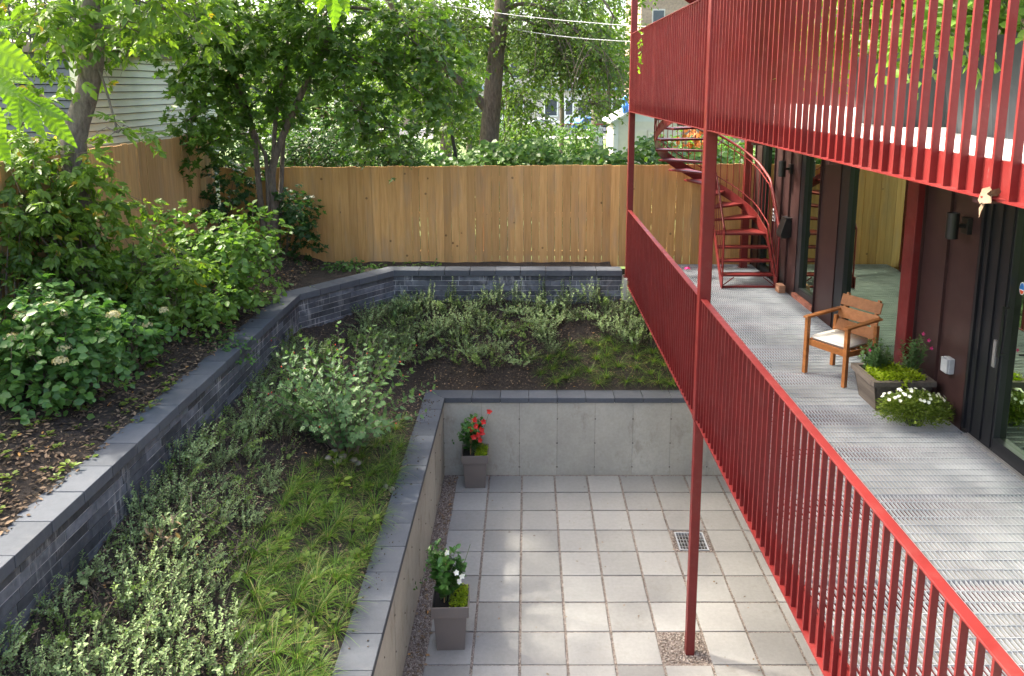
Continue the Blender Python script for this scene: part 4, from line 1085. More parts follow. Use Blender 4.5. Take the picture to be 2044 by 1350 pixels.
# ------------------------------------------------------------------ plants of the sloping bed
def in_poly(p, poly):
    x, y = p; c = False; j = len(poly)-1
    for i in range(len(poly)):
        if (poly[i][1] > y) != (poly[j][1] > y) and x < (poly[j][0]-poly[i][0])*(y-poly[i][1])/(poly[j][1]-poly[i][1]) + poly[i][0]: c = not c
        j = i
    return c
def scatter(poly, ground, dist, n, tries=4000):
    xs = [p[0] for p in poly]; ys = [p[1] for p in poly]; out = []
    for _ in range(tries):
        u, v = random.uniform(min(xs), max(xs)), random.uniform(min(ys), max(ys))
        if not in_poly((u, v), poly): continue
        p = ground(u, v)
        if p is None: continue
        if all((p-q).length > dist*random.uniform(.75, 1.1) for q in out): out.append(p)
        if len(out) >= n: break
    return out
def build_bed_plants():
    prot = []
    for k in range(6):
        n, h, sp, lf = [(26, .34, .36, .030), (30, .26, .42, .028), (22, .42, .28, .031), (18, .30, .34, .030), (28, .36, .32, .028), (14, .24, .40, .032)][k]
        arr = list(shoots(n, h, sp, .3, 12, lf, True, .18, .16)); bare = shoots(7, h*1.15, sp*1.2, .3, 1, .01, True, .15, .14)[5]
        arr[5] = arr[5] + bare
        prot.append(plant('silver_shrub', '', 'shrub', (0, 0, 0), arr, 'oval', ('leaf_silver', 'leaf_silver', 'leaf_silver', 'leaf_sage', 'leaf_silver', 'leaf_sage')[k], (.003, .0012), 'twig', width=1.05))
    lab = ('low silvery green shrub below the long side of the brick wall', 'silvery shrubs of the left bed')
    left = [(-20, 1390), (-20, 1275), (60, 1215), (200, 1085), (330, 985), (430, 870), (520, 770), (590, 690), (650, 700), (640, 830), (560, 930), (520, 1010), (500, 1090), (470, 1200), (450, 1390)]
    habit = ['loose silvery shrub', 'flat spreading silvery shrub', 'upright silvery shrub', 'green sage toned shrub', 'rounded silvery shrub', 'sparse green twiggy shrub']
    def shrub(p, s, where, group):
        k = random.randrange(6); put(prot[k], p - Vector((0, 0, .02)), habit[k] + ' ' + where, s=s, group=habit[k] + 's ' + group)
    for p in scatter(left, on_bed, .25, 84): shrub(p, random.uniform(.6, 1.15), 'in the long bed below the side of the brick wall', 'of the left bed')
    lab = ('upright silvery green shrub in the back bed below the fence', 'silvery shrubs of the back bed')
    back = [(690, 690), (720, 650), (800, 610), (1180, 606), (1290, 620), (1340, 700), (1240, 690), (1190, 650), (1100, 650), (1120, 700), (1060, 720), (960, 745), (880, 720), (800, 740), (740, 760)]
    for p in scatter(back, on_bed, .185, 90): shrub(p, random.uniform(.8, 1.3), 'in the back bed between brick wall and concrete wall', 'of the back bed')
    # tall thin shoots in front of the dark bricks
    sp = []
    for k in range(2):
        arr = shoots(7, .62, .16, .1, 20, .030, True, .05, .10)
        sp.append(plant('silver_shrub', '', 'shrub', (0, 0, 0), arr, 'oval', 'leaf_silver', (.003, .001), 'twig'))
    for u, v in ((900, 612), (990, 612), (1030, 615), (1080, 613), (1130, 612), (1185, 618), (860, 622), (1245, 622)):
        p = on_bed(u, v)
        if p: put(random.choice(sp), p - Vector((0, 0, .02)), 'tall thin leafy shoots rising before the dark back bricks', s=random.uniform(.85, 1.15), group='tall shoots along the back bricks')
    # sedge tufts
    tp = []
    for k in range(4):
        t = thing('sedge_tuft', '', 'grass tuft', (0, 0, 0)); n = 110
        a = RNG.uniform(0, 2*math.pi, n); lean = RNG.uniform(.25, 1.25, n)
        D = np.stack([np.cos(a)*lean, np.sin(a)*lean, 1.0+0*a], 1); P = np.stack([np.cos(a)*.03*RNG.random(n), np.sin(a)*.03*RNG.random(n), 0*a], 1)
        L = RNG.uniform(.13, .29, n)
        # two-part arching blades: rising and falling halves
        tint = np.where(RNG.random(n) < .13, 1.0, RNG.random(n)*.92)
        V1, F1, T1 = leaf_geo(P, D, np.tile(UPV, (n, 1)) + .1*rvec(n), L, 'blade', .019, tint)
        V1 = V1.reshape(n, 8, 3); s = np.array([0, 0, .4, .4, .75, .75, 1, 1])
        out = np.stack([np.cos(a), np.sin(a), 0*a], 1)
        V1 += (out[:, None, :]*(.30*s**2)[None, :, None] - UPV*(.55*s**2.2)[None, :, None]*(lean[:, None, None]/1.2))*L[:, None, None]
        V1[:, :, 2] = np.maximum(V1[:, :, 2], .004)
        m = np_mesh('blades', V1.reshape(-1, 3), F1, T1); m.materials.append(MATS['leaf_grass']); link('blades', m, t)['kind'] = 'stuff'; tp.append(t)
    lab = ('arching green sedge tuft in the left bed beside the wall caps', 'sedge tufts of the left bed')
    gl = [(470, 1390), (470, 1200), (520, 1060), (600, 930), (700, 915), (760, 860), (815, 830), (800, 900), (775, 985), (720, 1130), (665, 1290), (640, 1390)]
    for p in scatter(gl, on_bed, .205, 130): put(random.choice(tp), p, lab[0], s=random.uniform(.65, 1.15), group=lab[1])
    lab = ('arching green sedge tuft in the back bed above the concrete wall', 'sedge tufts of the back bed')
    gb = [(1050, 770), (1065, 715), (1130, 690), (1210, 680), (1330, 710), (1380, 770)]
    for p in scatter(gb, on_bed, .19, 34): put(random.choice(tp), p, lab[0], s=random.uniform(.75, 1.1), group=lab[1])
    # rose bush with hips
    base = on_bed(692, 905)
    arr = list(shoots(80, 1.55, 1.25, .4, 22, .043, False, .22, .16)); P, D, U, L, T, st = arr
    PP, DD, UU, LL, TT = [], [], [], [], []
    sd = nrm(np.cross(D, U))
    for a, b_ in ((1.5, 0), (1.0, 1), (1.0, -1), (.45, 1), (.45, -1)):
        PP.append(P + nrm(D)*(a*L)[:, None]); DD.append(nrm(D) + sd*b_*.9); UU.append(U); LL.append(L*.95); TT.append(T)
    t = plant('rose_bush', 'tall rose bush with round leaves and red hips in the bed', 'shrub', base, (np.concatenate(PP), np.concatenate(DD), np.concatenate(UU), np.concatenate(LL), np.concatenate(TT), st), 'oval', 'leaf_rose', (.007, .002), 'twig', width=1.2)
    tips = [l[-1] for l in st] + [l[-2] for l in st]; tips = random.sample(tips, 34); Q = np.array([tuple(p + Vector((random.uniform(-.06, .06), random.uniform(-.06, .06), random.uniform(-.05, .02)))) for p in tips])
    leaves('rose_hips', Q, rvec(len(Q)), rvec(len(Q)), .026, 'peb', 'rose_hip', t)
    # low ferny clump, rocks, straw, sticks
    p = on_bed(790, 640); arr = shoots(16, .5, .36, .3, 16, .05, True, .2, .08)
    plant('leafy_shrub', 'fine leaved green shrub in the corner of the brick wall', 'shrub', p, arr, 'slim', 'leaf_rose', group=None)
    for k, (u, v, s) in enumerate(((668, 905, .10), (683, 915, .13), (705, 922, .11), (715, 928, .09), (673, 925, .10), (655, 918, .08))):
        p = on_bed(u, v); bm = bmesh.new(); bmesh.ops.create_icosphere(bm, subdivisions=2, radius=s/2)
        for vv in bm.verts: vv.co *= random.uniform(.82, 1.15); vv.co.z *= .7
        me = bpy.data.meshes.new('rock'); bm.to_mesh(me); bm.free(); me.materials.append(MATS['stone_tan']); me.shade_smooth()
        o = link('rock', me); o.location = p + Vector((0, 0, .02)); tag(o, 'small tan rock at the foot of the rose bush', 'rock', 'rocks at the rose bush foot')
    for k, (u, v, s) in enumerate(((770, 975, .07), (782, 980, .08))):
        p = on_bed(u, v)
        if p is None: continue
        bm = bmesh.new(); bmesh.ops.create_icosphere(bm, subdivisions=2, radius=s/2)
        for vv in bm.verts: vv.co *= random.uniform(.85, 1.12)
        me = bpy.data.meshes.new('rock'); bm.to_mesh(me); bm.free(); me.materials.append(MATS['stone_tan']); me.shade_smooth()
        o = link('rock', me); o.location = p + Vector((0, 0, .015)); tag(o, 'small pale rock in the bed beside the wall caps', 'rock', 'pale rocks beside the wall caps')
    p = on_bed(325, 1125); n = 50; t = thing('dry_clump', 'clump of dry straw coloured leaves among silvery shrubs', 'dry leaves', p)
    Q = np.stack([.10*RNG.normal(size=n), .08*RNG.normal(size=n), .10+.22*RNG.random(n)], 1); leaves('dry_leaves', Q, rvec(n) + np.array([0, 0, .5]), rvec(n)+UPV, .07*(.6+.7*RNG.random(n)), 'slim', 'straw', t)
    bld(stems_mesh([[Vector((random.uniform(-.05, .05), random.uniform(-.05, .05), 0)), Vector((random.uniform(-.15, .15), random.uniform(-.12, .12), .25))] for _ in range(14)], .003, .002), 'stems', 'twig', t)
    for (u0, v0, u1, v1, u2, v2) in ((372, 985, 385, 1060, 520, 1120), (320, 1092, 360, 1070, 400, 1048)):
        q = [on_bed(a, b) + Vector((0, 0, h)) for a, b, h in ((u0, v0, .06), (u1, v1, .22), (u2, v2, .08))]
        o = MB().tube([q[0], q[0].lerp(q[1], .5) + Vector((.03, 0, .05)), q[1], q[1].lerp(q[2], .5) + Vector((0, .03, .02)), q[2]], [.008, .008, .007, .006, .004], 5).build('fallen_stick', 'twig')
        tag(o, 'bare brown fallen stick lying over the silvery shrubs' if u0 > 340 else 'short bare stick beside the dry straw clump', 'stick')
build_bed_plants()

# litter on the soil
def litter():
    n = 22000; P = np.zeros((n, 3)); k = 0; D = rvec(n)*np.array([1, 1, .25])
    while k < n:
        if random.random() < .6: x, y = random.uniform(-3.42, -1.6), random.uniform(4, 13)
        else: x, y = random.uniform(-1.6, 3.2), random.uniform(11.75, 12.95)
        z = bed_z(x, y)
        if z is None: continue
        P[k] = (x, y, z + random.uniform(.005, .03)); k += 1
    o = leaves('bark_mulch', P, D, np.tile(UPV, (n, 1)) + .5*rvec(n), RNG.uniform(.015, .05, n), 'slim', 'litter', None, 1.4, RNG.random(n)**1.1*.99); tag(o, 'brown bark mulch and fallen leaves strewn over the bed', 'mulch', kind='stuff')
    n = 14000; P = np.zeros((n, 3)); k = 0; D = rvec(n)*np.array([1, 1, .25])
    while k < n:
        x, y = random.uniform(-5.4, -3.65), random.uniform(4, 13.6)
        P[k] = (x, y, bank_z(x, y) + random.uniform(.005, .03)); k += 1
    o = leaves('bark_mulch', P, D, np.tile(UPV, (n, 1)) + .5*rvec(n), RNG.uniform(.02, .065, n), 'slim', 'litter', None, 1.4, RNG.random(n)**.9*.995); tag(o, 'dark bark mulch and tan leaf litter on the upper bank', 'mulch', kind='stuff')
    # crumbs of soil on the wall caps
    n = 220; P = np.zeros((n, 3)); P[:, 0] = -1.31 - .28*RNG.random(n)**.5; P[:, 1] = 11.3 - 5.4*RNG.random(n)**1.8; P[:, 2] = 1.286
    o = leaves('soil_crumbs', P, rvec(n)*np.array([1, 1, .2]), np.tile(UPV, (n, 1)) + .3*rvec(n), RNG.uniform(.006, .03, n), 'peb', 'litter', None, .7, RNG.random(n)*.4); tag(o, 'dark soil crumbs scattered on the courtyard wall caps', 'soil', kind='stuff')
litter()

# ------------------------------------------------------------------ plants of the upper bank
def bush(name, label, cat, base, blobs, twigs, per, leaf, shape, mat, compound=False, stems=8, width=1.0, group=None, droop=.3, twig_len=.25, stem_mat='twig', surf=.35, stem_r=.008, tint_add=0.0, single=0):
    t = thing(name, label, cat, base, 0, group); b = Vector(base)
    bl = [tuple(np.array(x[:3]) - np.array(b)) + tuple(x[3:]) for x in blobs]
    P, D, U, L, T, tw = spray_crown(bl, twigs, per, leaf, shape, droop, twig_len, surf, compound)
    leaves('foliage', P, D, U, L, shape, mat, t, width, np.clip(T + tint_add, 0, .99), single)
    lines = [[Vector(q) for q in l] for l in tw[::3]]
    for k in range(stems):
        x = bl[k % len(bl)]; c = Vector(x[:3]); e = c + Vector((random.uniform(-.5, .5)*x[3], random.uniform(-.5, .5)*x[4], random.uniform(-.2, .6)*x[5])); s0 = Vector((random.uniform(-.08, .08), random.uniform(-.08, .08), 0))
        lines.append([s0, s0.lerp(e, .35) + Vector((0, 0, .12*e.length)), e.lerp(s0, .25) + Vector((0, 0, .08*e.length)), e])
    mb = MB()
    for l in lines:
        r = stem_r if len(l) == 4 else .003
        mb.tube(l, [r*(1 - .7*k/(len(l)-1)) for k in range(len(l))], 4, cap=False)
    bld(mb, 'stems', stem_mat, t)
    return t, tw
def pb(u, v, y, ru, rv, ry, w=None):    # blob seen at pixel (u, v) standing at distance y
    c = at_y(u, v, y); k = (c - _O).dot(_fw)/F_PX
    b = (c.x, c.y, c.z, ru*k, ry, rv*k)
    return b + ((w,) if w else ())
def heads(t, tw, n, r):
    for q in random.sample(tw, min(n, len(tw))):
        k = 70; d = rvec(k); d[:, 2] = abs(d[:, 2])*.8
        o = leaves('flower_head', d*r*np.array([1, 1, .7]), np.cross(d, rvec(k)), d, r*.45, 'dia', 'petal_cream', t, 1.4); o.location = Vector(q[-1]) + Vector((0, -.04, .07)); del o['kind']
def build_bank_plants():
    g = on_bank(110, 800)
    t, tw = bush('hydrangea', 'hydrangea bush with cream flower heads spreading over the mulch', 'shrub', g, [pb(90, 720, g.y+.1, 120, 80, .5), pb(150, 660, g.y+.3, 90, 70, .45), pb(30, 640, g.y, 80, 80, .45), pb(40, 780, g.y-.2, 90, 50, .4)], 520, 7, .08, 'round', 'leaf_hydrangea', stems=12, twig_len=.2, single=280)
    heads(t, [q for q in tw if q[-1][2] > .35], 15, .062)
    g = on_bank(280, 730)
    t, tw = bush('hydrangea', 'smaller hydrangea with three yellowed flower heads near the creeper', 'shrub', g, [pb(250, 680, g.y, 65, 45, .35), pb(290, 640, g.y+.2, 50, 40, .3)], 150, 6, .075, 'round', 'leaf_hydrangea', stems=8, twig_len=.18, single=120); heads(t, [q for q in tw if q[-1][2] > .25], 6, .052)
    g = on_bank(450, 640)
    bush('viburnum_shrub', 'bright green round leaved shrub in front of the multi-stem tree', 'shrub', g, [pb(450, 500, g.y+.3, 85, 60, .5), pb(500, 470, g.y+.6, 55, 55, .4), pb(390, 450, g.y+.7, 60, 45, .4), pb(420, 580, g.y, 90, 50, .5), pb(500, 560, g.y+.2, 40, 40, .3)], 420, 7, .085, 'round', 'leaf_viburnum', stems=14, twig_len=.22, single=160)
    g = on_bank(330, 650)
    bush('viburnum_shrub', 'bright green leafy shrub leaning towards the slate caps', 'shrub', g, [pb(300, 560, g.y, 100, 60, .5), pb(380, 600, g.y, 80, 50, .4), pb(250, 500, g.y+.3, 80, 50, .45)], 330, 7, .085, 'oval', 'leaf_viburnum', stems=10, twig_len=.22, width=1.2, single=160)
    g = on_bank(470, 620) ; p = on_bank(510, 600)
    bush('leafy_shrub', 'low spray of round leaves lying over the mulch by the slate caps', 'shrub', p, [pb(500, 590, p.y, 50, 14, .2), pb(440, 600, p.y-.2, 40, 16, .2)], 60, 6, .075, 'round', 'leaf_viburnum', stems=4, twig_len=.15)
    # young box elders, pinnate leaves
    g = on_bank(120, 700)
    bush('box_elder_sapling', 'young tree with glossy pinnate leaves before the wooden fence', 'sapling', g + Vector((-.2, .8, .2)), [pb(90, 380, g.y+1, 130, 70, .5), pb(30, 330, g.y+.7, 90, 60, .45), pb(40, 410, g.y+.5, 90, 60, .45), pb(150, 300, g.y+1, 60, 40, .4), pb(60, 480, g.y+.6, 120, 70, .5), pb(200, 420, g.y+1.2, 90, 60, .4), pb(130, 330, g.y+1, 90, 45, .4)], 360, 4, .09, 'tooth', 'leaf_elder', compound=True, stems=12, droop=.35, twig_len=.3, stem_r=.016, single=160)
    g = on_bank(300, 660)
    bush('box_elder_sapling', 'young tree with drooping pinnate leaves between the two hydrangeas', 'sapling', g + Vector((-.3, .3, .1)), [pb(240, 500, g.y+.2, 120, 50, .4), pb(330, 530, g.y, 110, 40, .35), pb(200, 580, g.y, 110, 50, .4), pb(250, 630, g.y-.3, 80, 40, .3)], 190, 4, .08, 'tooth', 'leaf_elder', compound=True, stems=12, droop=.4, twig_len=.3, stem_r=.012, single=160)
    g = on_bank(40, 700)
    bush('box_elder_sapling', 'dark leaved young tree crowding the left end of the bank', 'sapling', g + Vector((-.3, .3, .1)), [pb(30, 560, g.y+.5, 110, 60, .4), pb(120, 560, g.y+.6, 90, 60, .4), pb(20, 460, g.y+.5, 80, 60, .4)], 150, 4, .08, 'tooth', 'leaf_maple', compound=True, stems=10, droop=.35, twig_len=.3, stem_r=.012)
    # dark maple seedlings in the fence corner
    for (u, v, bl, lab) in ((455, 470, [(440, 375, 60, 45), (470, 340, 55, 35), (430, 410, 45, 25), (480, 420, 40, 40)], 'dark leaved maple seedling in the fence corner left of the stems'), (590, 500, [(590, 440, 30, 45), (600, 490, 32, 20), (580, 400, 25, 30), (600, 410, 22, 25)], 'dark leaved maple seedling against the fence right of the stems')):
        g = on_bank(u, v)
        bush('maple_seedling', lab, 'shrub', (g.x, min(g.y, 13.3), g.z), [pb(a, b, min(g.y+.1, 13.25), c, d, .28) for a, b, c, d in bl], 120, 6, .10, 'maple', 'leaf_dark', stems=6, twig_len=.2)
    # creepers
    for (u, v, bl, lab, mat, sh) in ((715, 540, [(700, 533, 50, 9), (680, 528, 28, 9), (745, 540, 30, 6)], 'low bluish creeping plant at the foot of the fence', 'leaf_hydrangea', 'round'), (650, 535, [(625, 545, 45, 8), (590, 560, 40, 8), (690, 555, 30, 6)], 'yellow green ground creeper behind the slate caps', 'leaf_weed', 'oval'),
                                 (440, 690, [(435, 678, 45, 16), (465, 690, 30, 14), (485, 705, 14, 18)], 'dark green creeper trailing over the slate caps', 'leaf_hydrangea', 'oval'), (820, 533, [(820, 531, 50, 5), (860, 532, 40, 4)], 'thin green creeper along the bottom of the fence', 'leaf_viburnum', 'oval')):
        g = on_bank(u, v)
        bush('creeper', lab, 'ground plant', g, [pb(a, b, g.y, c, d, .22) for a, b, c, d in bl], 70, 6, .055, sh, mat, stems=5, twig_len=.12)
    # small weeds
    pr = []
    for k in range(3):
        t = thing('weed_seedling', '', 'weed', (0, 0, 0)); n = 14; a = RNG.uniform(0, 6.28, n)
        leaves('foliage', np.stack([.03*np.cos(a), .03*np.sin(a), .02+.04*RNG.random(n)], 1), np.stack([np.cos(a), np.sin(a), .25+0*a], 1), np.tile(UPV, (n, 1)) + .3*rvec(n), .05*(.6+.7*RNG.random(n)), 'oval', 'leaf_weed', t, 1.1); pr.append(t)
    poly = [(-10, 1060), (-10, 860), (200, 800), (330, 720), (420, 640), (540, 560), (640, 535), (720, 545), (560, 600), (420, 720), (250, 880), (60, 1010)]
    for p in scatter(poly, on_bank, .16, 50): put(random.choice(pr), p, 'small yellow green weed sprouting from mulch on the bank', s=random.uniform(.5, 1.1), group='weeds on the bank')
    poly = [(480, 1390), (520, 1060), (600, 930), (790, 900), (700, 1200), (650, 1390)]
    for p in scatter(poly, on_bed, .25, 30): put(random.choice(pr), p, 'small yellow green weed sprouting between sedge tufts', s=random.uniform(.7, 1.7), group='weeds in the bed')
build_bank_plants()

# ------------------------------------------------------------------ trees
def tree(name, label, base, limbs, blobs, twigs, per, leaf, shape, mat, bark='bark', compound=False, droop=.35, twig_len=.5, surf=.4, group=None, width=1.0, twig_every=3, twig_r=.006, hang=None):
    t = thing(name, label, 'tree', base, 0, group); b = Vector(base)
    tr = MB(); br = MB(); first = True; ends = []
    for l in limbs:
        pts = [Vector(p) - b for p in l[0]]
        o = limb(tr if l[3:] == ('t',) or first else br, pts, l[1], l[2], 10 if first else 7); first = False; ends += o[len(o)//2:]
    bl = [tuple(np.array(x[:3]) - np.array(b)) + tuple(x[3:]) for x in blobs]
    # secondary branches from the nearest limb point to each blob
    for x in bl:
        c = Vector(x[:3]); e = min(ends, key=lambda q: (q-c).length); m = max(2, int(4*max(x[3:6])))
        if (e-c).length > .15: limb(br, [e, e.lerp(c, .5) + Vector((0, 0, .1*(c-e).length)), c], .035 if max(x[3:6]) > .6 else .015, .012, 5)
        for k in range(min(m, 10)):
            d = Vector(RNG.normal(size=3)).normalized(); q = c + Vector((d.x*x[3], d.y*x[4], d.z*x[5]))*.8
            br.tube([c, c.lerp(q, .5) + Vector((0, 0, .06)), q], [.013, .009, .004], 4, cap=False)
    P, D, U, L, T, tw = spray_crown(bl, twigs, per, leaf, shape, droop, twig_len, surf, compound)
    tr.build('trunk', bark, t, smooth=True)
    if br.v: br.build('branches', bark, t, smooth=True)['kind'] = 'stuff'
    tm = MB()
    for q in tw[::twig_every]: tm.tube([Vector(a) for a in q], [twig_r, twig_r*.7, twig_r*.3], 3, cap=False)
    if hang:
        for (a, c, n, r) in hang:
            a = Vector(a)-b; c = Vector(c)-b
            for k in range(n):
                e = c + Vector(RNG.normal(size=3)*np.array([.5, .4, .4])); s = a.lerp(e, random.uniform(0, .4)); m = s.lerp(e, .5) + Vector((0, 0, .18*(e-s).length)); tm.tube([s, s.lerp(m, .5) + Vector((0, 0, .06)), m, m.lerp(e, .5) + Vector((.02, 0, .05)), e], [r, r*.8, r*.6, r*.45, r*.25], 4, cap=False)
    if tm.v: bld(tm, 'twigs', bark, t)
    leaves('crown', P, D, U, L, shape, mat, t, width, T)
    return t
def px(u, v, y): return at_y(u, v, y)
def near_leaf(parent, A, B, w):
    L = (B-A).length; d = (B-A).normalized(); n = Vector((random.gauss(0, .35), -1, .35 + random.gauss(0, .3))); y = n.cross(d).normalized(); z = d.cross(y)
    m = 17; mb = MB(); outl = []
    for k in range(m+1):
        t = k/m; base = w*math.sin(math.pi*min(1, t**.72))**.9 * (1 - .25*t); outl.append((t, base))
    for sgn in (1, -1):
        b = len(mb.v)
        for k, (t, ww) in enumerate(outl):
            c = A + d*(t*L) - z*(.18*L*t*t); mb.v.append(tuple(c - z*(.012*L))); tooth = 1 + (.16 if (k % 2 and .25 < t < .9) else 0)
            mb.v.append(tuple(c + y*sgn*ww*L*.62*tooth + z*(.10*ww*L + (.020*L if k % 2 else -.016*L)) + d*(.05*L*math.sin(math.pi*t)))); 
        for k in range(m):
            a = b+2*k; mb.f.append((a, a+2, a+3, a+1) if sgn < 0 else (a, a+1, a+3, a+2))
    o = mb.build('leaf', 'leaf_lime', parent); at = o.data.attributes.new('tint', 'FLOAT', 'POINT'); tv = random.random()*.9
    for k in range(len(mb.v)): at.data[k].value = min(.92, tv*(.8 if k % 2 == 0 else 1))
    return o
def build_trees():
    # multi-stem maple in the fence corner
    Y = 13.05; g = Vector((-4.36, Y, bank_z(-4.36, Y) - .05))
    st = [([g, px(548, 420, Y), px(545, 330, Y), px(598, 195, Y-.1), px(660, 60, Y-.3), px(720, -120, Y-.4)], .085, .03, 't'),
          ([g + Vector((-.08, 0, 0)), px(520, 400, Y), px(500, 240, Y), px(445, 110, Y-.2), px(395, 10, Y-.4), px(360, -150, Y-.5)], .06, .025, 't'),
          ([g + Vector((.06, .1, 0)), px(562, 360, Y+.2), px(572, 150, Y+.3), px(580, -100, Y+.3)], .05, .02, 't'),
          ([g + Vector((-.02, -.06, 0)), px(532, 330, Y), px(520, 290, Y), px(470, 180, Y), px(420, 130, Y)], .04, .012, 't'),
          ([px(545, 330, Y), px(555, 200, Y), px(590, 60, Y), px(610, -100, Y)], .04, .02, 't')]
    bl = [pb(640, 40, Y-.4, 120, 60, .7), pb(480, 60, Y-.4, 110, 60, .7), pb(410, 170, Y-.3, 45, 60, .5), pb(450, 240, Y-.1, 50, 60, .45), pb(430, 100, Y-.5, 90, 60, .6), pb(560, 110, Y, 100, 60, .6), pb(720, 130, Y-.4, 90, 70, .6), pb(720, 220, Y-.3, 45, 60, .4), pb(770, 260, Y-.2, 30, 40, .3),
          pb(820, 60, Y-.5, 100, 60, .6), pb(880, 130, Y-.6, 55, 70, .5), pb(870, 210, Y-.5, 30, 50, .3), pb(375, 240, Y-.6, 30, 25, .3), pb(395, 300, Y-.3, 30, 25, .3), pb(540, 200, Y+.2, 60, 50, .4), pb(300, 60, Y-.4, 80, 50, .5),
          (-4.3, 13, 9.2, 2.6, 2.3, 2.0, 6.0), (-3.0, 12.2, 8.4, 1.6, 1.6, 1.0, 2.0), (-5.4, 12.4, 8.0, 1.6, 1.6, 1.1, 2.0)]
    bl = [b if len(b) > 6 else b + (max(.12, b[3]*b[5]*3.0),) for b in bl]
    tree('maple_tree', 'multi-stem maple growing in the fence corner on the bank', g, st, bl, 1750, 8, .135, 'maple', 'leaf_maple', 'bark', twig_len=.45, surf=.2, droop=.45)
    # box elder with the thick trunk before the siding
    Y = 9.0; gx = px(165, 420, Y); g = Vector((gx.x, Y, bank_z(gx.x, Y) - .05))
    st = [([g, px(150, 330, Y), px(152, 260, Y), px(172, 190, Y), px(186, 110, Y), px(180, 0, Y), px(170, -250, Y), px(190, -600, Y), px(200, -900, Y)], .15, .09, 't'), ([px(152, 250, Y), px(110, 215, Y), px(70, 180, Y+.1), px(20, 120, Y+.2)], .035, .02), ([px(180, 0, Y), px(330, -130, Y), px(520, -300, Y)], .06, .03), ([px(175, -200, Y), px(60, -350, Y), px(-100, -500, Y)], .06, .03)]
    bl = [pb(330, 20, Y+.2, 100, 20, .35, .22), pb(245, 60, Y-.1, 40, 24, .3, .10), pb(100, 60, Y-.2, 60, 40, .35, .3), pb(40, 150, Y-.2, 40, 50, .3, .15), pb(300, -10, Y, 120, 25, .4, .35), pb(90, 20, Y-.3, 130, 40, .5, .5), pb(20, 290, Y-.3, 50, 40, .3, .2), pb(235, 265, Y-.2, 50, 14, .2, .08), pb(95, 205, Y, 25, 25, .2, .05),
          (-5.2, 9.6, 9.8, 2.6, 2.6, 1.9, 3.2), (-3.6, 8.8, 9.2, 1.6, 1.8, 1.2, 1.5), (-3.0, 10.6, 10.0, 1.6, 1.6, 1.2, 1.2), (-6.4, 8.4, 8.2, 1.4, 1.6, 1.0, .8), (-4.6, 9.8, 12.0, 2.6, 3.4, 1.6, 3.2), (-3.2, 7.6, 10.6, 1.6, 1.8, 1.0, 1.3)]  # unseen upper crown, blobs added to cast shade on patio and deck
    tree('box_elder_tree', 'box elder with leaning scarred trunk in front of the siding', g, st, bl, 1080, 5, .11, 'tooth', 'leaf_elder', 'bark_grey', compound=True, twig_len=.5, surf=.25)
    # box elder outside the frame whose limb reaches in close to the camera
    g = Vector((-4.35, 1.7, bank_z(-4.35, 1.7) - .05))
    st = [([g, (-4.3, 1.75, 5.0), (-4.4, 1.8, 7.0), (-4.5, 2.0, 9.5)], .15, .06, 't'), ([(-4.32, 1.75, 5.4), (-3.4, 2.0, 6.3), (-2.5, 2.2, 6.55), (-1.75, 2.3, 6.42)], .05, .008), ([(-4.35, 1.78, 6.4), (-3.2, 2.9, 7.7), (-1.9, 3.8, 7.9), (-1.0, 4.2, 7.55)], .05, .008)]
    bl = [(-4.5, 2.4, 9.2, 2.2, 2.4, 1.5, 1.6), (-3.2, 4.6, 8.8, 1.3, 1.6, .9, .8), (-3.0, 2.3, 6.6, .5, .5, .3, .12)]
    t = tree('box_elder_tree', 'lime green toothed leaves of a branch reaching in from the left edge', g, st, bl, 190, 4, .115, 'tooth', 'leaf_lime', 'bark_grey', compound=True, twig_len=.3, surf=.2, droop=.6, width=.8)
    spec = [(-35, 80, 72, 142, .36), (-25, 118, 52, 168, .3), (-35, 150, 40, 190, .3), (2, 165, 62, 252, .36), (22, 178, 82, 207, .3), (48, 200, 84, 281, .34), (62, 203, 142, 238, .24), (80, 215, 150, 290, .26), (38, 190, 28, 268, .3), (-35, 195, 10, 278, .36), (-25, 225, 6, 305, .34), (12, 160, 62, 158, .28), (-30, 60, 30, 40, .3), (-40, 30, 24, 66, .3), (70, 196, 110, 205, .26), (-30, 250, 20, 330, .34)]
    for k, (u0, v0, u1, v1, w) in enumerate(spec):
        Yn = 2.3 + .05*math.sin(k*2.1); A = px(u0, v0, Yn) - g; B = px(u1, v1, Yn + random.uniform(-.04, .04)) - g
        near_leaf(t, A, B, w)
    for k, (u0, v0, u1, v1, w) in enumerate([(652, -45, 636, 28, .3), (664, -45, 672, 62, .28), (676, -40, 694, 34, .3), (648, -50, 606, 12, .3)]):
        near_leaf(t, px(u0, v0, 4.2) - g, px(u1, v1, 4.2) - g, w)
    mb = MB()
    for l in ([(-60, 60), (-5, 150), (40, 190), (80, 213)], [(-80, 30), (-40, 60), (-20, 90)], [(-60, 160), (-35, 195), (-25, 225)]): mb.tube([px(u, v, 2.3) - g for u, v in l], .0025, 5)
    mb.tube([Vector((-1.75, 2.3, 6.42)) - g, px(-60, 60, 2.3) - g, px(-70, 120, 2.3) - g, px(-60, 160, 2.3) - g], .004, 5); mb.tube([px(662, -120, 4.2) - g, px(664, -45, 4.2) - g], .003, 5)
    bld(mb, 'leaf_stalks', 'green_stem', t)
    # big trunk behind the fence
    Y = 18.0; g = Vector((px(973, 330, Y).x, Y, 2.7))
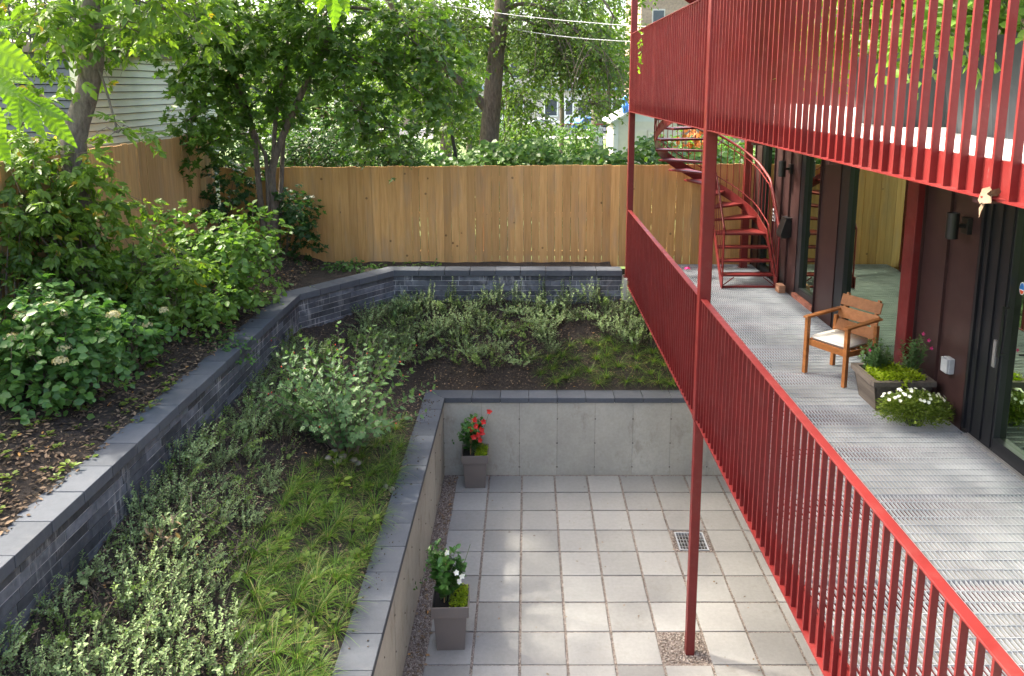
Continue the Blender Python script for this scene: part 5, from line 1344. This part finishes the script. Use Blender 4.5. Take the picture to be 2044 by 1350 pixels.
    st = [([g, px(973, 330, Y), px(982, 210, Y), px(990, 110, Y), px(1003, 0, Y), px(1012, -200, Y), px(1000, -420, Y)], .25, .13, 't'), ([px(978, 225, Y), px(950, 195, Y), px(890, 135, Y), px(800, 40, Y-.2), px(740, -60, Y)], .12, .05), ([px(985, 80, Y), px(995, 0, Y+.1), px(970, -100, Y)], .1, .05),
          ([px(1000, 30, Y), px(1030, 10, Y), px(1075, 12, Y-.3), px(1130, 45, Y-.5), px(1200, 110, Y-.8)], .06, .015), ([px(1002, 45, Y), px(1050, 40, Y-.2), px(1110, 90, Y-.5), px(1160, 160, Y-.8)], .045, .012), ([px(1010, -80, Y), px(1150, -60, Y-.5), px(1230, 40, Y-.8)], .06, .015)]
    bl = [pb(1060, 60, Y, 70, 50, .8), pb(1150, 70, Y-.3, 80, 60, .8), pb(1200, 140, Y-.4, 60, 50, .7), pb(1100, 130, Y-.2, 80, 50, .8), pb(930, 60, Y, 70, 60, .8), pb(830, 150, Y+.2, 70, 60, .8), pb(900, 200, Y+.4, 60, 50, .7), pb(1040, 190, Y+.5, 50, 40, .6), pb(1180, 210, Y-.2, 50, 20, .6), pb(1130, 0, Y, 120, 40, .9), pb(860, 20, Y, 100, 50, .9), pb(1060, 240, Y+.8, 40, 30, .6), pb(900, 260, Y+.6, 40, 35, .5), pb(1010, 290, Y+.8, 40, 20, .5)]
    bl = [b + (b[3]*b[5],) for b in bl] + [(-.6, 18, 9.4, 3.2, 2.4, 1.2, 2.2)]
    tree('shade_tree', 'tall tree with forked trunk just behind the board fence', g, st, bl, 2700, 8, .10, 'oval', 'leaf_far', 'bark', twig_len=.5, surf=.1, droop=.5, twig_every=2, twig_r=.007, hang=[(px(1075, 12, Y-.3), px(1110, 180, Y-.5), 9, .016), (px(1130, 45, Y-.5), px(1180, 190, Y-.6), 10, .016), (px(1200, 60, Y-.6), px(1220, 190, Y-.8), 8, .016), (px(1040, 20, Y), px(1060, 150, Y), 6, .014)])
    Y = 22.0; g = Vector((px(890, 330, Y).x, Y, far_ground_z(Y)-.05))
    tree('shade_tree', 'slim trunk tree standing behind the hedge left of the forked tree', g, [([g, px(890, 290, Y), px(888, 210, Y), px(870, 100, Y)], .19, .1, 't')], [pb(880, 120, Y, 90, 80, 1.2), pb(800, 90, Y, 90, 80, 1.2), pb(820, 200, Y+.5, 60, 50, .9), pb(930, 230, Y+1, 50, 40, .8)], 520, 8, .14, 'oval', 'leaf_far', twig_len=.5, surf=.1)
    Y = 48.0; g = Vector((px(1192, 262, Y).x, Y, far_ground_z(Y)-.05))
    tree('street_tree', 'grey trunk street tree far behind beside the pale houses', g, [([g, px(1192, 230, Y), px(1190, 180, Y), px(1186, 90, Y), px(1200, 20, Y)], .42, .22, 't')], [pb(1200, 60, Y, 70, 60, 2.5), pb(1140, 90, Y, 60, 40, 2.), pb(1230, 130, Y, 50, 40, 2.), pb(1110, 20, Y, 80, 40, 2.)], 520, 9, .26, 'dia', 'leaf_far', 'bark_grey', twig_len=1.0, surf=.1)
    # deep background greens
    specs = [(-60, 20, 26, 170), (120, 60, 30, 170), (300, 40, 24, 150), (470, 130, 27, 150), (640, 130, 24, 140), (780, 90, 30, 150), (560, 20, 34, 170), (930, 40, 36, 130), (210, 0, 38, 170), (1010, 80, 40, 110), (1120, 50, 44, 120), (1215, 90, 41, 80)]
    labs = ['spreading background tree above the dark sided house', 'background tree rising behind the house roof railing', 'background tree behind the white siding gable end', 'bright background tree behind the maple left stems', 'bright background tree behind the maple right stem', 'background tree between maple and forked trunk', 'tall background tree above the fence corner', 'tall background tree behind the forked trunk', 'distant tree crown over the roof terrace', 'distant leafy tree right of the forked trunk', 'distant tree crown in front of the row houses', 'distant tree beside the far red post']
    for (u, v, Y, r), lab in zip(specs, labs):
        c = px(u, v, Y); gz = far_ground_z(Y); k = Y/F_PX
        g = Vector((c.x, Y, gz - .05))
        bls = [pb(u, v, Y, r*.8, r*.65, 1.6), pb(u-r*.5, v+40, Y-.6, r*.5, r*.45, 1.3), pb(u+r*.5, v+50, Y-.4, r*.5, r*.45, 1.3), pb(u, v+110, Y-.6, r*.6, r*.4, 1.3), pb(u+r*.2, v-110, Y, r*.8, r*.5, 1.5)]
        tree('background_tree', lab, g, [([g, (c.x+.1, Y, gz+1.5), (c.x, Y, c.z), (c.x+.2, Y, c.z+1.5)], .17, .06, 't')], bls, 560, 9, .19, 'dia', 'leaf_far', twig_len=.7, surf=.15, width=1.3, twig_every=5)
build_trees()

# ------------------------------------------------------------------ hedge and shrubs beyond the fence
def build_beyond():
    n = 9500; t = thing('hedge', 'leafy vine covered hedge along the back of the board fence', 'hedge', (-1.0, 16.6, far_ground_z(16.6)))
    P = np.stack([RNG.uniform(-4.2, 5.6, n), .45*RNG.normal(size=n)*.6, np.zeros(n)], 1); top = 2.02 + .14*np.sin(P[:, 0]*2.1) + .10*np.sin(P[:, 0]*5.3+1)
    P[:, 2] = top*np.clip(RNG.random(n)**.55, .05, 1) + .05*RNG.normal(size=n)
    leaves('foliage', P, rvec(n)*np.array([1, .6, .5]) + np.array([0, -.5, -.35]), np.tile(np.array([0, -.7, .8]), (n, 1)) + .5*rvec(n), .13*(.6+.6*RNG.random(n)), 'round', 'leaf_hedge', t)
    mb = MB()
    for k in range(40): x = -4.1 + k*.24; mb.tube([(x, .05, 0), (x+random.uniform(-.1, .1), 0, .9), (x+random.uniform(-.25, .25), 0, 1.8)], [.02, .014, .006], 4, cap=False)
    bld(mb, 'stems', 'twig', t)
    for (u, v, w, h, lab, Y, m) in ((690, 250, 150, 70, 'tangled grey green honeysuckle shrub above the fence', 15.6, 'leaf_dark'), (600, 290, 110, 50, 'dense dark shrub behind the maple stems', 15.0, 'leaf_dark'), (480, 250, 90, 70, 'dark shrub behind the fence corner', 15.4, 'leaf_maple'), (790, 290, 60, 45, 'dark rounded shrub between hedge and honeysuckle', 15.6, 'leaf_dark')):
        c = px(u, 330, Y); g = Vector((c.x, Y, far_ground_z(Y)))
        t, tw = bush('yard_shrub', lab, 'shrub', g, [pb(u, v, Y, w*.7, h*.7, .5), pb(u-w*.4, v+25, Y, w*.45, h*.5, .45), pb(u+w*.4, v+20, Y, w*.45, h*.5, .45), pb(u, v+70, Y, w*.8, h*.5, .5)], 380, 9, .075, 'oval', m, stems=18, twig_len=.4, stem_r=.014, surf=.2)
        if u == 690:
            mb = MB()
            for k in range(26):
                a = Vector((random.uniform(-1.2, 1.2), -.35, random.uniform(1.4, 3.2))); e = a + Vector((random.uniform(-.6, .6), -.25, random.uniform(-.5, .5))); mb.tube([a, a.lerp(e, .5) + Vector((0, 0, .12)), e], [.008, .006, .003], 4, cap=False)
            bld(mb, 'bare_twigs', 'straw', t)
    # sunny low shrubs behind the hedge
    for k, (u, v, Y, w, h, lab) in enumerate(((930, 235, 24, 70, 30, 'sunny yellow green shrub by the forked trunk'), (1060, 262, 25, 60, 18, 'sunny low shrub right of the forked trunk'), (1150, 262, 27, 50, 22, 'sunny low shrub before the yard fence'), (1010, 250, 30, 60, 25, 'pale sunny shrub near the parked cars'), (1370, 290, 20, 70, 30, 'bushy green shrub seen through the stair balusters'), (1450, 290, 21, 60, 30, 'green shrub behind the stair handrail'))):
        c = px(u, v, Y); g = Vector((c.x, Y, far_ground_z(Y)))
        bush('yard_shrub', lab, 'shrub', g, [pb(u, v, Y, w, h, .7), pb(u+w*.3, v+30, Y, w*.8, h, .7), pb(u-w*.3, v+35, Y, w*.8, h, .7)], 240, 8, .12, 'oval', 'leaf_hedge', stems=8, twig_len=.4, surf=.2, tint_add=.2)
    o = thing('flowering_plant', 'orange flowered plant behind the stair treads', 'flowers', (px(1385, 300, 17.5).x, 17.5, 2.7))
    n = 160; Q = np.stack([.22*RNG.normal(size=n), .2*RNG.normal(size=n), 1.9+.35*RNG.normal(size=n)], 1); leaves('blossoms', Q, rvec(n), rvec(n), .12, 'round', 'orange_paint', o)
    bld(stems_mesh([[Vector((random.uniform(-.2, .2), random.uniform(-.15, .15), 0)), Vector((random.uniform(-.3, .3), random.uniform(-.2, .2), 1.2)), Vector((random.uniform(-.3, .3), random.uniform(-.2, .2), 2.1))] for _ in range(16)], .01, .004), 'stems', 'green_stem', o)
    # leaning pole
    Y = 17.4; a = px(900, 255, Y); b = px(928, 335, Y); o = thing('leaning_pole', 'dark pole leaning on the hedge beside the slim trunk', 'pole', (b.x, Y, far_ground_z(Y)))
    MB().bar((.08, 0, 0), a - o.location, .07).build('shaft', 'iron', o); MB().bar(a - o.location, a - o.location + Vector((-.14, 0, .0)), .05).build('hook', 'iron', o)
    # shed
    Y = 23.5; x0 = px(1226, 260, Y).x; z0 = far_ground_z(Y); t = thing('garden_shed', 'pale garden shed with gable roof behind the far red post', 'shed', (x0, Y, z0)); W, H = 2.0, px(1226, 243, Y).z - z0
    MB().box(0, W, 0, 2.2, 0, H).build('walls', 'shed_beige', t); MB().box(-.03, .12, -.03, .05, 0, H).build('corner_board', 'shed_white', t)
    mb = MB(); e = .14; pk = H+.55
    for s0, s1 in ((-e, W/2), (W+e, W/2)):
        mb.poly([(s0, -.15, H-.06), (s1, -.15, pk), (s1, 2.35, pk), (s0, 2.35, H-.06), (s0, -.15, H+.0), (s1, -.15, pk+.07), (s1, 2.35, pk+.07), (s0, 2.35, H+.0)], [(0,1,2,3),(7,6,5,4),(0,4,5,1),(1,5,6,2),(2,6,7,3),(3,7,4,0)])
    mb.build('roof', 'shed_white', t); mb = MB(); mb.poly([(0, -.004, H), (W, -.004, H), (W/2, -.004, pk-.02)], [(0, 1, 2)]); mb.build('gable', 'shed_white', t)
    for k in range(2): d = MB().box(.45+k*.56, .98+k*.56, -.03, -.005, .1, H-.25).build('door', 'shed_beige', t); MB().box(.53+k*.56, .90+k*.56, -.042, -.031, .3, .9).build('panel', 'shed_white', d)
    o = thing('roof_ornament', 'small blue figure ornament on the shed roof edge', 'ornament', (x0+.32, Y-.02, z0+H+.2)); MB().lathe([(.05, 0), (.10, .12), (.11, .28), (.06, .36)], 8).build('body', 'blue_paint', o); MB().lathe([(.03, .36), (.09, .42), (.08, .52), (.02, .56)], 8).build('head', 'blue_paint', o)
    # yard fence with red rail and lattice
    Y = 34.0; z0 = far_ground_z(Y); a = px(1110, 250, Y).x; b = px(1228, 250, Y).x; t = thing('yard_fence', 'low wire yard fence with a red top rail before the parked cars', 'fence', (a, Y, z0)); ht = px(1150, 249, Y).z - z0
    MB().tube([(0, 0, ht), (b-a, 0, ht)], .035, 6).build('top_rail', 'red_paint', t)
    for k in range(5): MB().tube([(k*(b-a)/4, 0, 0), (k*(b-a)/4, 0, ht)], .03, 6).build('post', 'grey_box', t)
    MB().tube([(0, 0, ht*.45), (b-a, 0, ht*.45)], .025, 6).build('mid_rail', 'grey_wood', t)
    mb = MB()
    for k in range(5): mb.bar((1.5+k*.12, -.03, ht*.55), (1.5+k*.12, -.03, ht*.95), .035); mb.bar((1.45, -.035, ht*(.57+.09*k)), (2.05, -.035, ht*(.57+.09*k)), .035)
    mb.build('lattice', 'shed_white', t)
    # wires
    for k, (u0, v0, u1, v1, lab) in enumerate(((1000, 3, 1300, 36, 'upper pale service wire crossing in front of the tree crown'), (1090, 45, 1290, 66, 'lower pale service wire reaching the far red post'))):
        A, B = px(u0, v0, 17), px(u1, v1, 15); A = A + (A-B)*1.5; B = B + (B-A)*.3
        pts = [A.lerp(B, s/10) - Vector((0, 0, .25*math.sin(math.pi*s/10))) for s in range(11)]; tag(MB().tube(pts, .008, 5).build('service_wire', 'wire'), lab, 'wire')
build_beyond()

def build_left_house():
    X = -6.5; z0 = 2.7; zt = 6.5
    t = thing('neighbour_house', 'white and dark grey sided house beyond the left fence', 'house', (X, 11.5, z0))
    MB().box(-6, -.03, .03, 5.0, 0, zt-z0).build('core', 'interior', t)  # dark core shows through the board gaps, standing in for lap shadows
    n = 33; e = (zt-z0)/n
    for k in range(n):
        a, b = k*e + .012, (k+1)*e
        mb = MB(); mb.poly([(.030, .0, a), (.030, 5.0, a), (.002, 5.0, b), (.002, 0, b), (-.02, 0, a), (-.02, 5, a), (-.02, 5, b), (-.02, 0, b)], [(0,1,2,3),(7,6,5,4),(0,4,5,1),(1,5,6,2),(2,6,7,3),(3,7,4,0)]); mb.build('siding_board', 'siding_white', t)
        mb = MB(); mb.poly([(-5, -.030, a), (-.1, -.030, a), (-.1, -.002, b), (-5, -.002, b), (-5, .02, a), (-.1, .02, a), (-.1, .02, b), (-5, .02, b)], [(0,1,2,3),(7,6,5,4),(0,4,5,1),(1,5,6,2),(2,6,7,3),(3,7,4,0)]); mb.build('siding_board', 'siding_grey', t)
    MB().box(-.10, .03, -.03, .0, 0, zt-z0).build('corner_board', 'siding_white', t); MB().box(-.14, -.105, -.035, -.005, 0, 2.4).build('drain_pipe', 'blue_trim', t)
    MB().box(-6, .12, -.15, 5.1, zt-z0, zt-z0+.14).build('roof', 'roof_edge', t)
    t = thing('roof_railing', 'black iron railing round the roof terrace of the sided house', 'railing', (X-.1, 11.5, zt+.14))
    for z in (.12, 1.0): MB().bar((0, 0, z), (0, 5.0, z), .04).build('rail', 'iron', t); MB().bar((-5, 0, z), (-.02, 0, z), .04).build('rail', 'iron', t)
    for k in range(42): MB().bar((0, .02+k*.118, 0), (0, .02+k*.118, 1.0), .016).build('baluster', 'iron', t)
    for k in range(30): MB().bar((-.14-k*.13, 0, 0), (-.14-k*.13, 0, 1.0), .016).build('baluster', 'iron', t)
build_left_house()

# ------------------------------------------------------------------ street: houses, cars
def row_house(x0, w, label, mat, Y=84.0):
    z0 = far_ground_z(70); t = thing('row_house', label, 'house', (x0, Y, z0)); H = 8.6
    MB().box(.02, w-.02, 0, 9, 0, H).build('wall', mat, t); MB().box(-.05, w+.05, -.35, 0.02, 3.75, 4.15).build('porch_cornice', 'far_blue', t); MB().box(0, w, -.4, .02, H-.1, H+.35).build('roof_cornice', 'far_blue', t)
    for zb, zh in ((1.0, 1.9), (5.0, 2.0)):
        for fx in (.12, .62):
            f = MB().box(w*fx, w*fx+1.5, -.06, -.005, zb, zb+zh).build('window', 'white_paint', t); MB().box(w*fx+.12, w*fx+1.38, -.075, -.062, zb+.12, zb+zh-.12).build('pane', 'far_glass', f)
    d = MB().box(w*.42, w*.42+1.1, -.07, -.005, .3, 3.0).build('door', 'white_paint', t); MB().box(w*.42+.2, w*.42+.9, -.085, -.072, 1.2, 2.7).build('pane', 'far_glass', d)
    MB().box(w*.40, w*.42+1.3, -1.2, -.08, 0, .28).build('steps', 'far_stone', t)
hl = ['pale stone row house with blue cornice behind the grey street tree', 'beige row house across the street left of the stone one', 'brick row house across the street behind the forked trunk', 'stone row house at the left of the far street row', 'brick row house at the right of the far street row']
for k, x0 in enumerate((1.0, -6.2, -13.4, -20.6, 8.2)): row_house(x0, 7.1, hl[k], ('far_stone', 'far_stone', 'far_brick', 'far_stone', 'far_brick')[k])
def brick_block():
    t = thing('brick_building', 'tall tan brick building behind the upper balcony railing', 'building', (px(1278, 100, 52).x, 52, far_ground_z(52))); 
    MB().box(0, 12, 0, 8, 0, 12.5).build('wall', 'far_brick', t); MB().box(-.15, 9.1, -.15, .0, 12.1, 12.6).build('cornice', 'far_stone', t)
    for zb in (1.2, 4.4, 7.2): 
        for x in (.7, 2.6, 4.5, 6.4): f = MB().box(x, x+.85, -.05, -.005, zb, zb+1.6).build('window', 'far_stone', t); MB().box(x+.08, x+.77, -.065, -.052, zb+.1, zb+1.5).build('pane', 'far_glass', f)
    for k in range(36): MB().box(0, 9, -.012, -.004, .2+k*.33, .2+k*.33+.31).build('brick_course', 'far_brick', t)
brick_block()
def car(u, v, Y, label, mat, rz):
    p = px(u, v, Y); z0 = far_ground_z(min(Y, 70))+.02; t = thing('parked_car', label, 'car', (p.x, Y, z0), rz)
    prof = [(-2.05, .35), (-2.1, .75), (-1.95, .95), (-1.3, 1.0), (-.75, 1.38), (.45, 1.42), (1.15, 1.02), (1.95, .88), (2.1, .62), (2.05, .32)]
    mb = MB(); n = len(prof); ws = [.82, .86, .86, .85, .68, .68, .85, .86, .84, .82]
    for s in (-1, 1): mb.v += [(x, s*w, z) for (x, z), w in zip(prof, ws)]
    mb.f += [tuple(range(n)), tuple(reversed(range(n, 2*n)))] + [((i+1) % n, i, n+i, n+(i+1) % n) for i in range(n)]; mb.build('body', mat, t, bevel=.05)
    for s in (-1, 1):
        mb = MB(); mb.poly([(-1.12, s*.865, 1.02), (-.70, s*.70, 1.33), (.42, s*.70, 1.36), (.98, s*.865, 1.02)], [(0, 1, 2, 3)]); mb.build('side_window', 'car_glass', t)
        for x in (-1.3, 1.3):
            w = MB(); w.tube([(x, s*.72, .32), (x, s*.90, .32)], .32, 16).build('wheel', 'tyre', t); MB().tube([(x, s*.901, .32), (x, s*.915, .32)], .19, 12).build('rim', 'aluminium', t)
        MB().box(2.02, 2.10, s*.62-.15, s*.62+.15, .6, .75).build('headlight', 'lamp_white', t); MB().box(-2.13, -2.04, s*.62-.15, s*.62+.15, .72, .9).build('tail_light', 'lamp_red', t)
car(1088, 255, 69, 'silver sedan parked on the street before pale houses', 'car_silver', math.pi-.35); car(1172, 255, 71.5, 'blue car parked on the street behind the grey trunk', 'car_blue', .5)
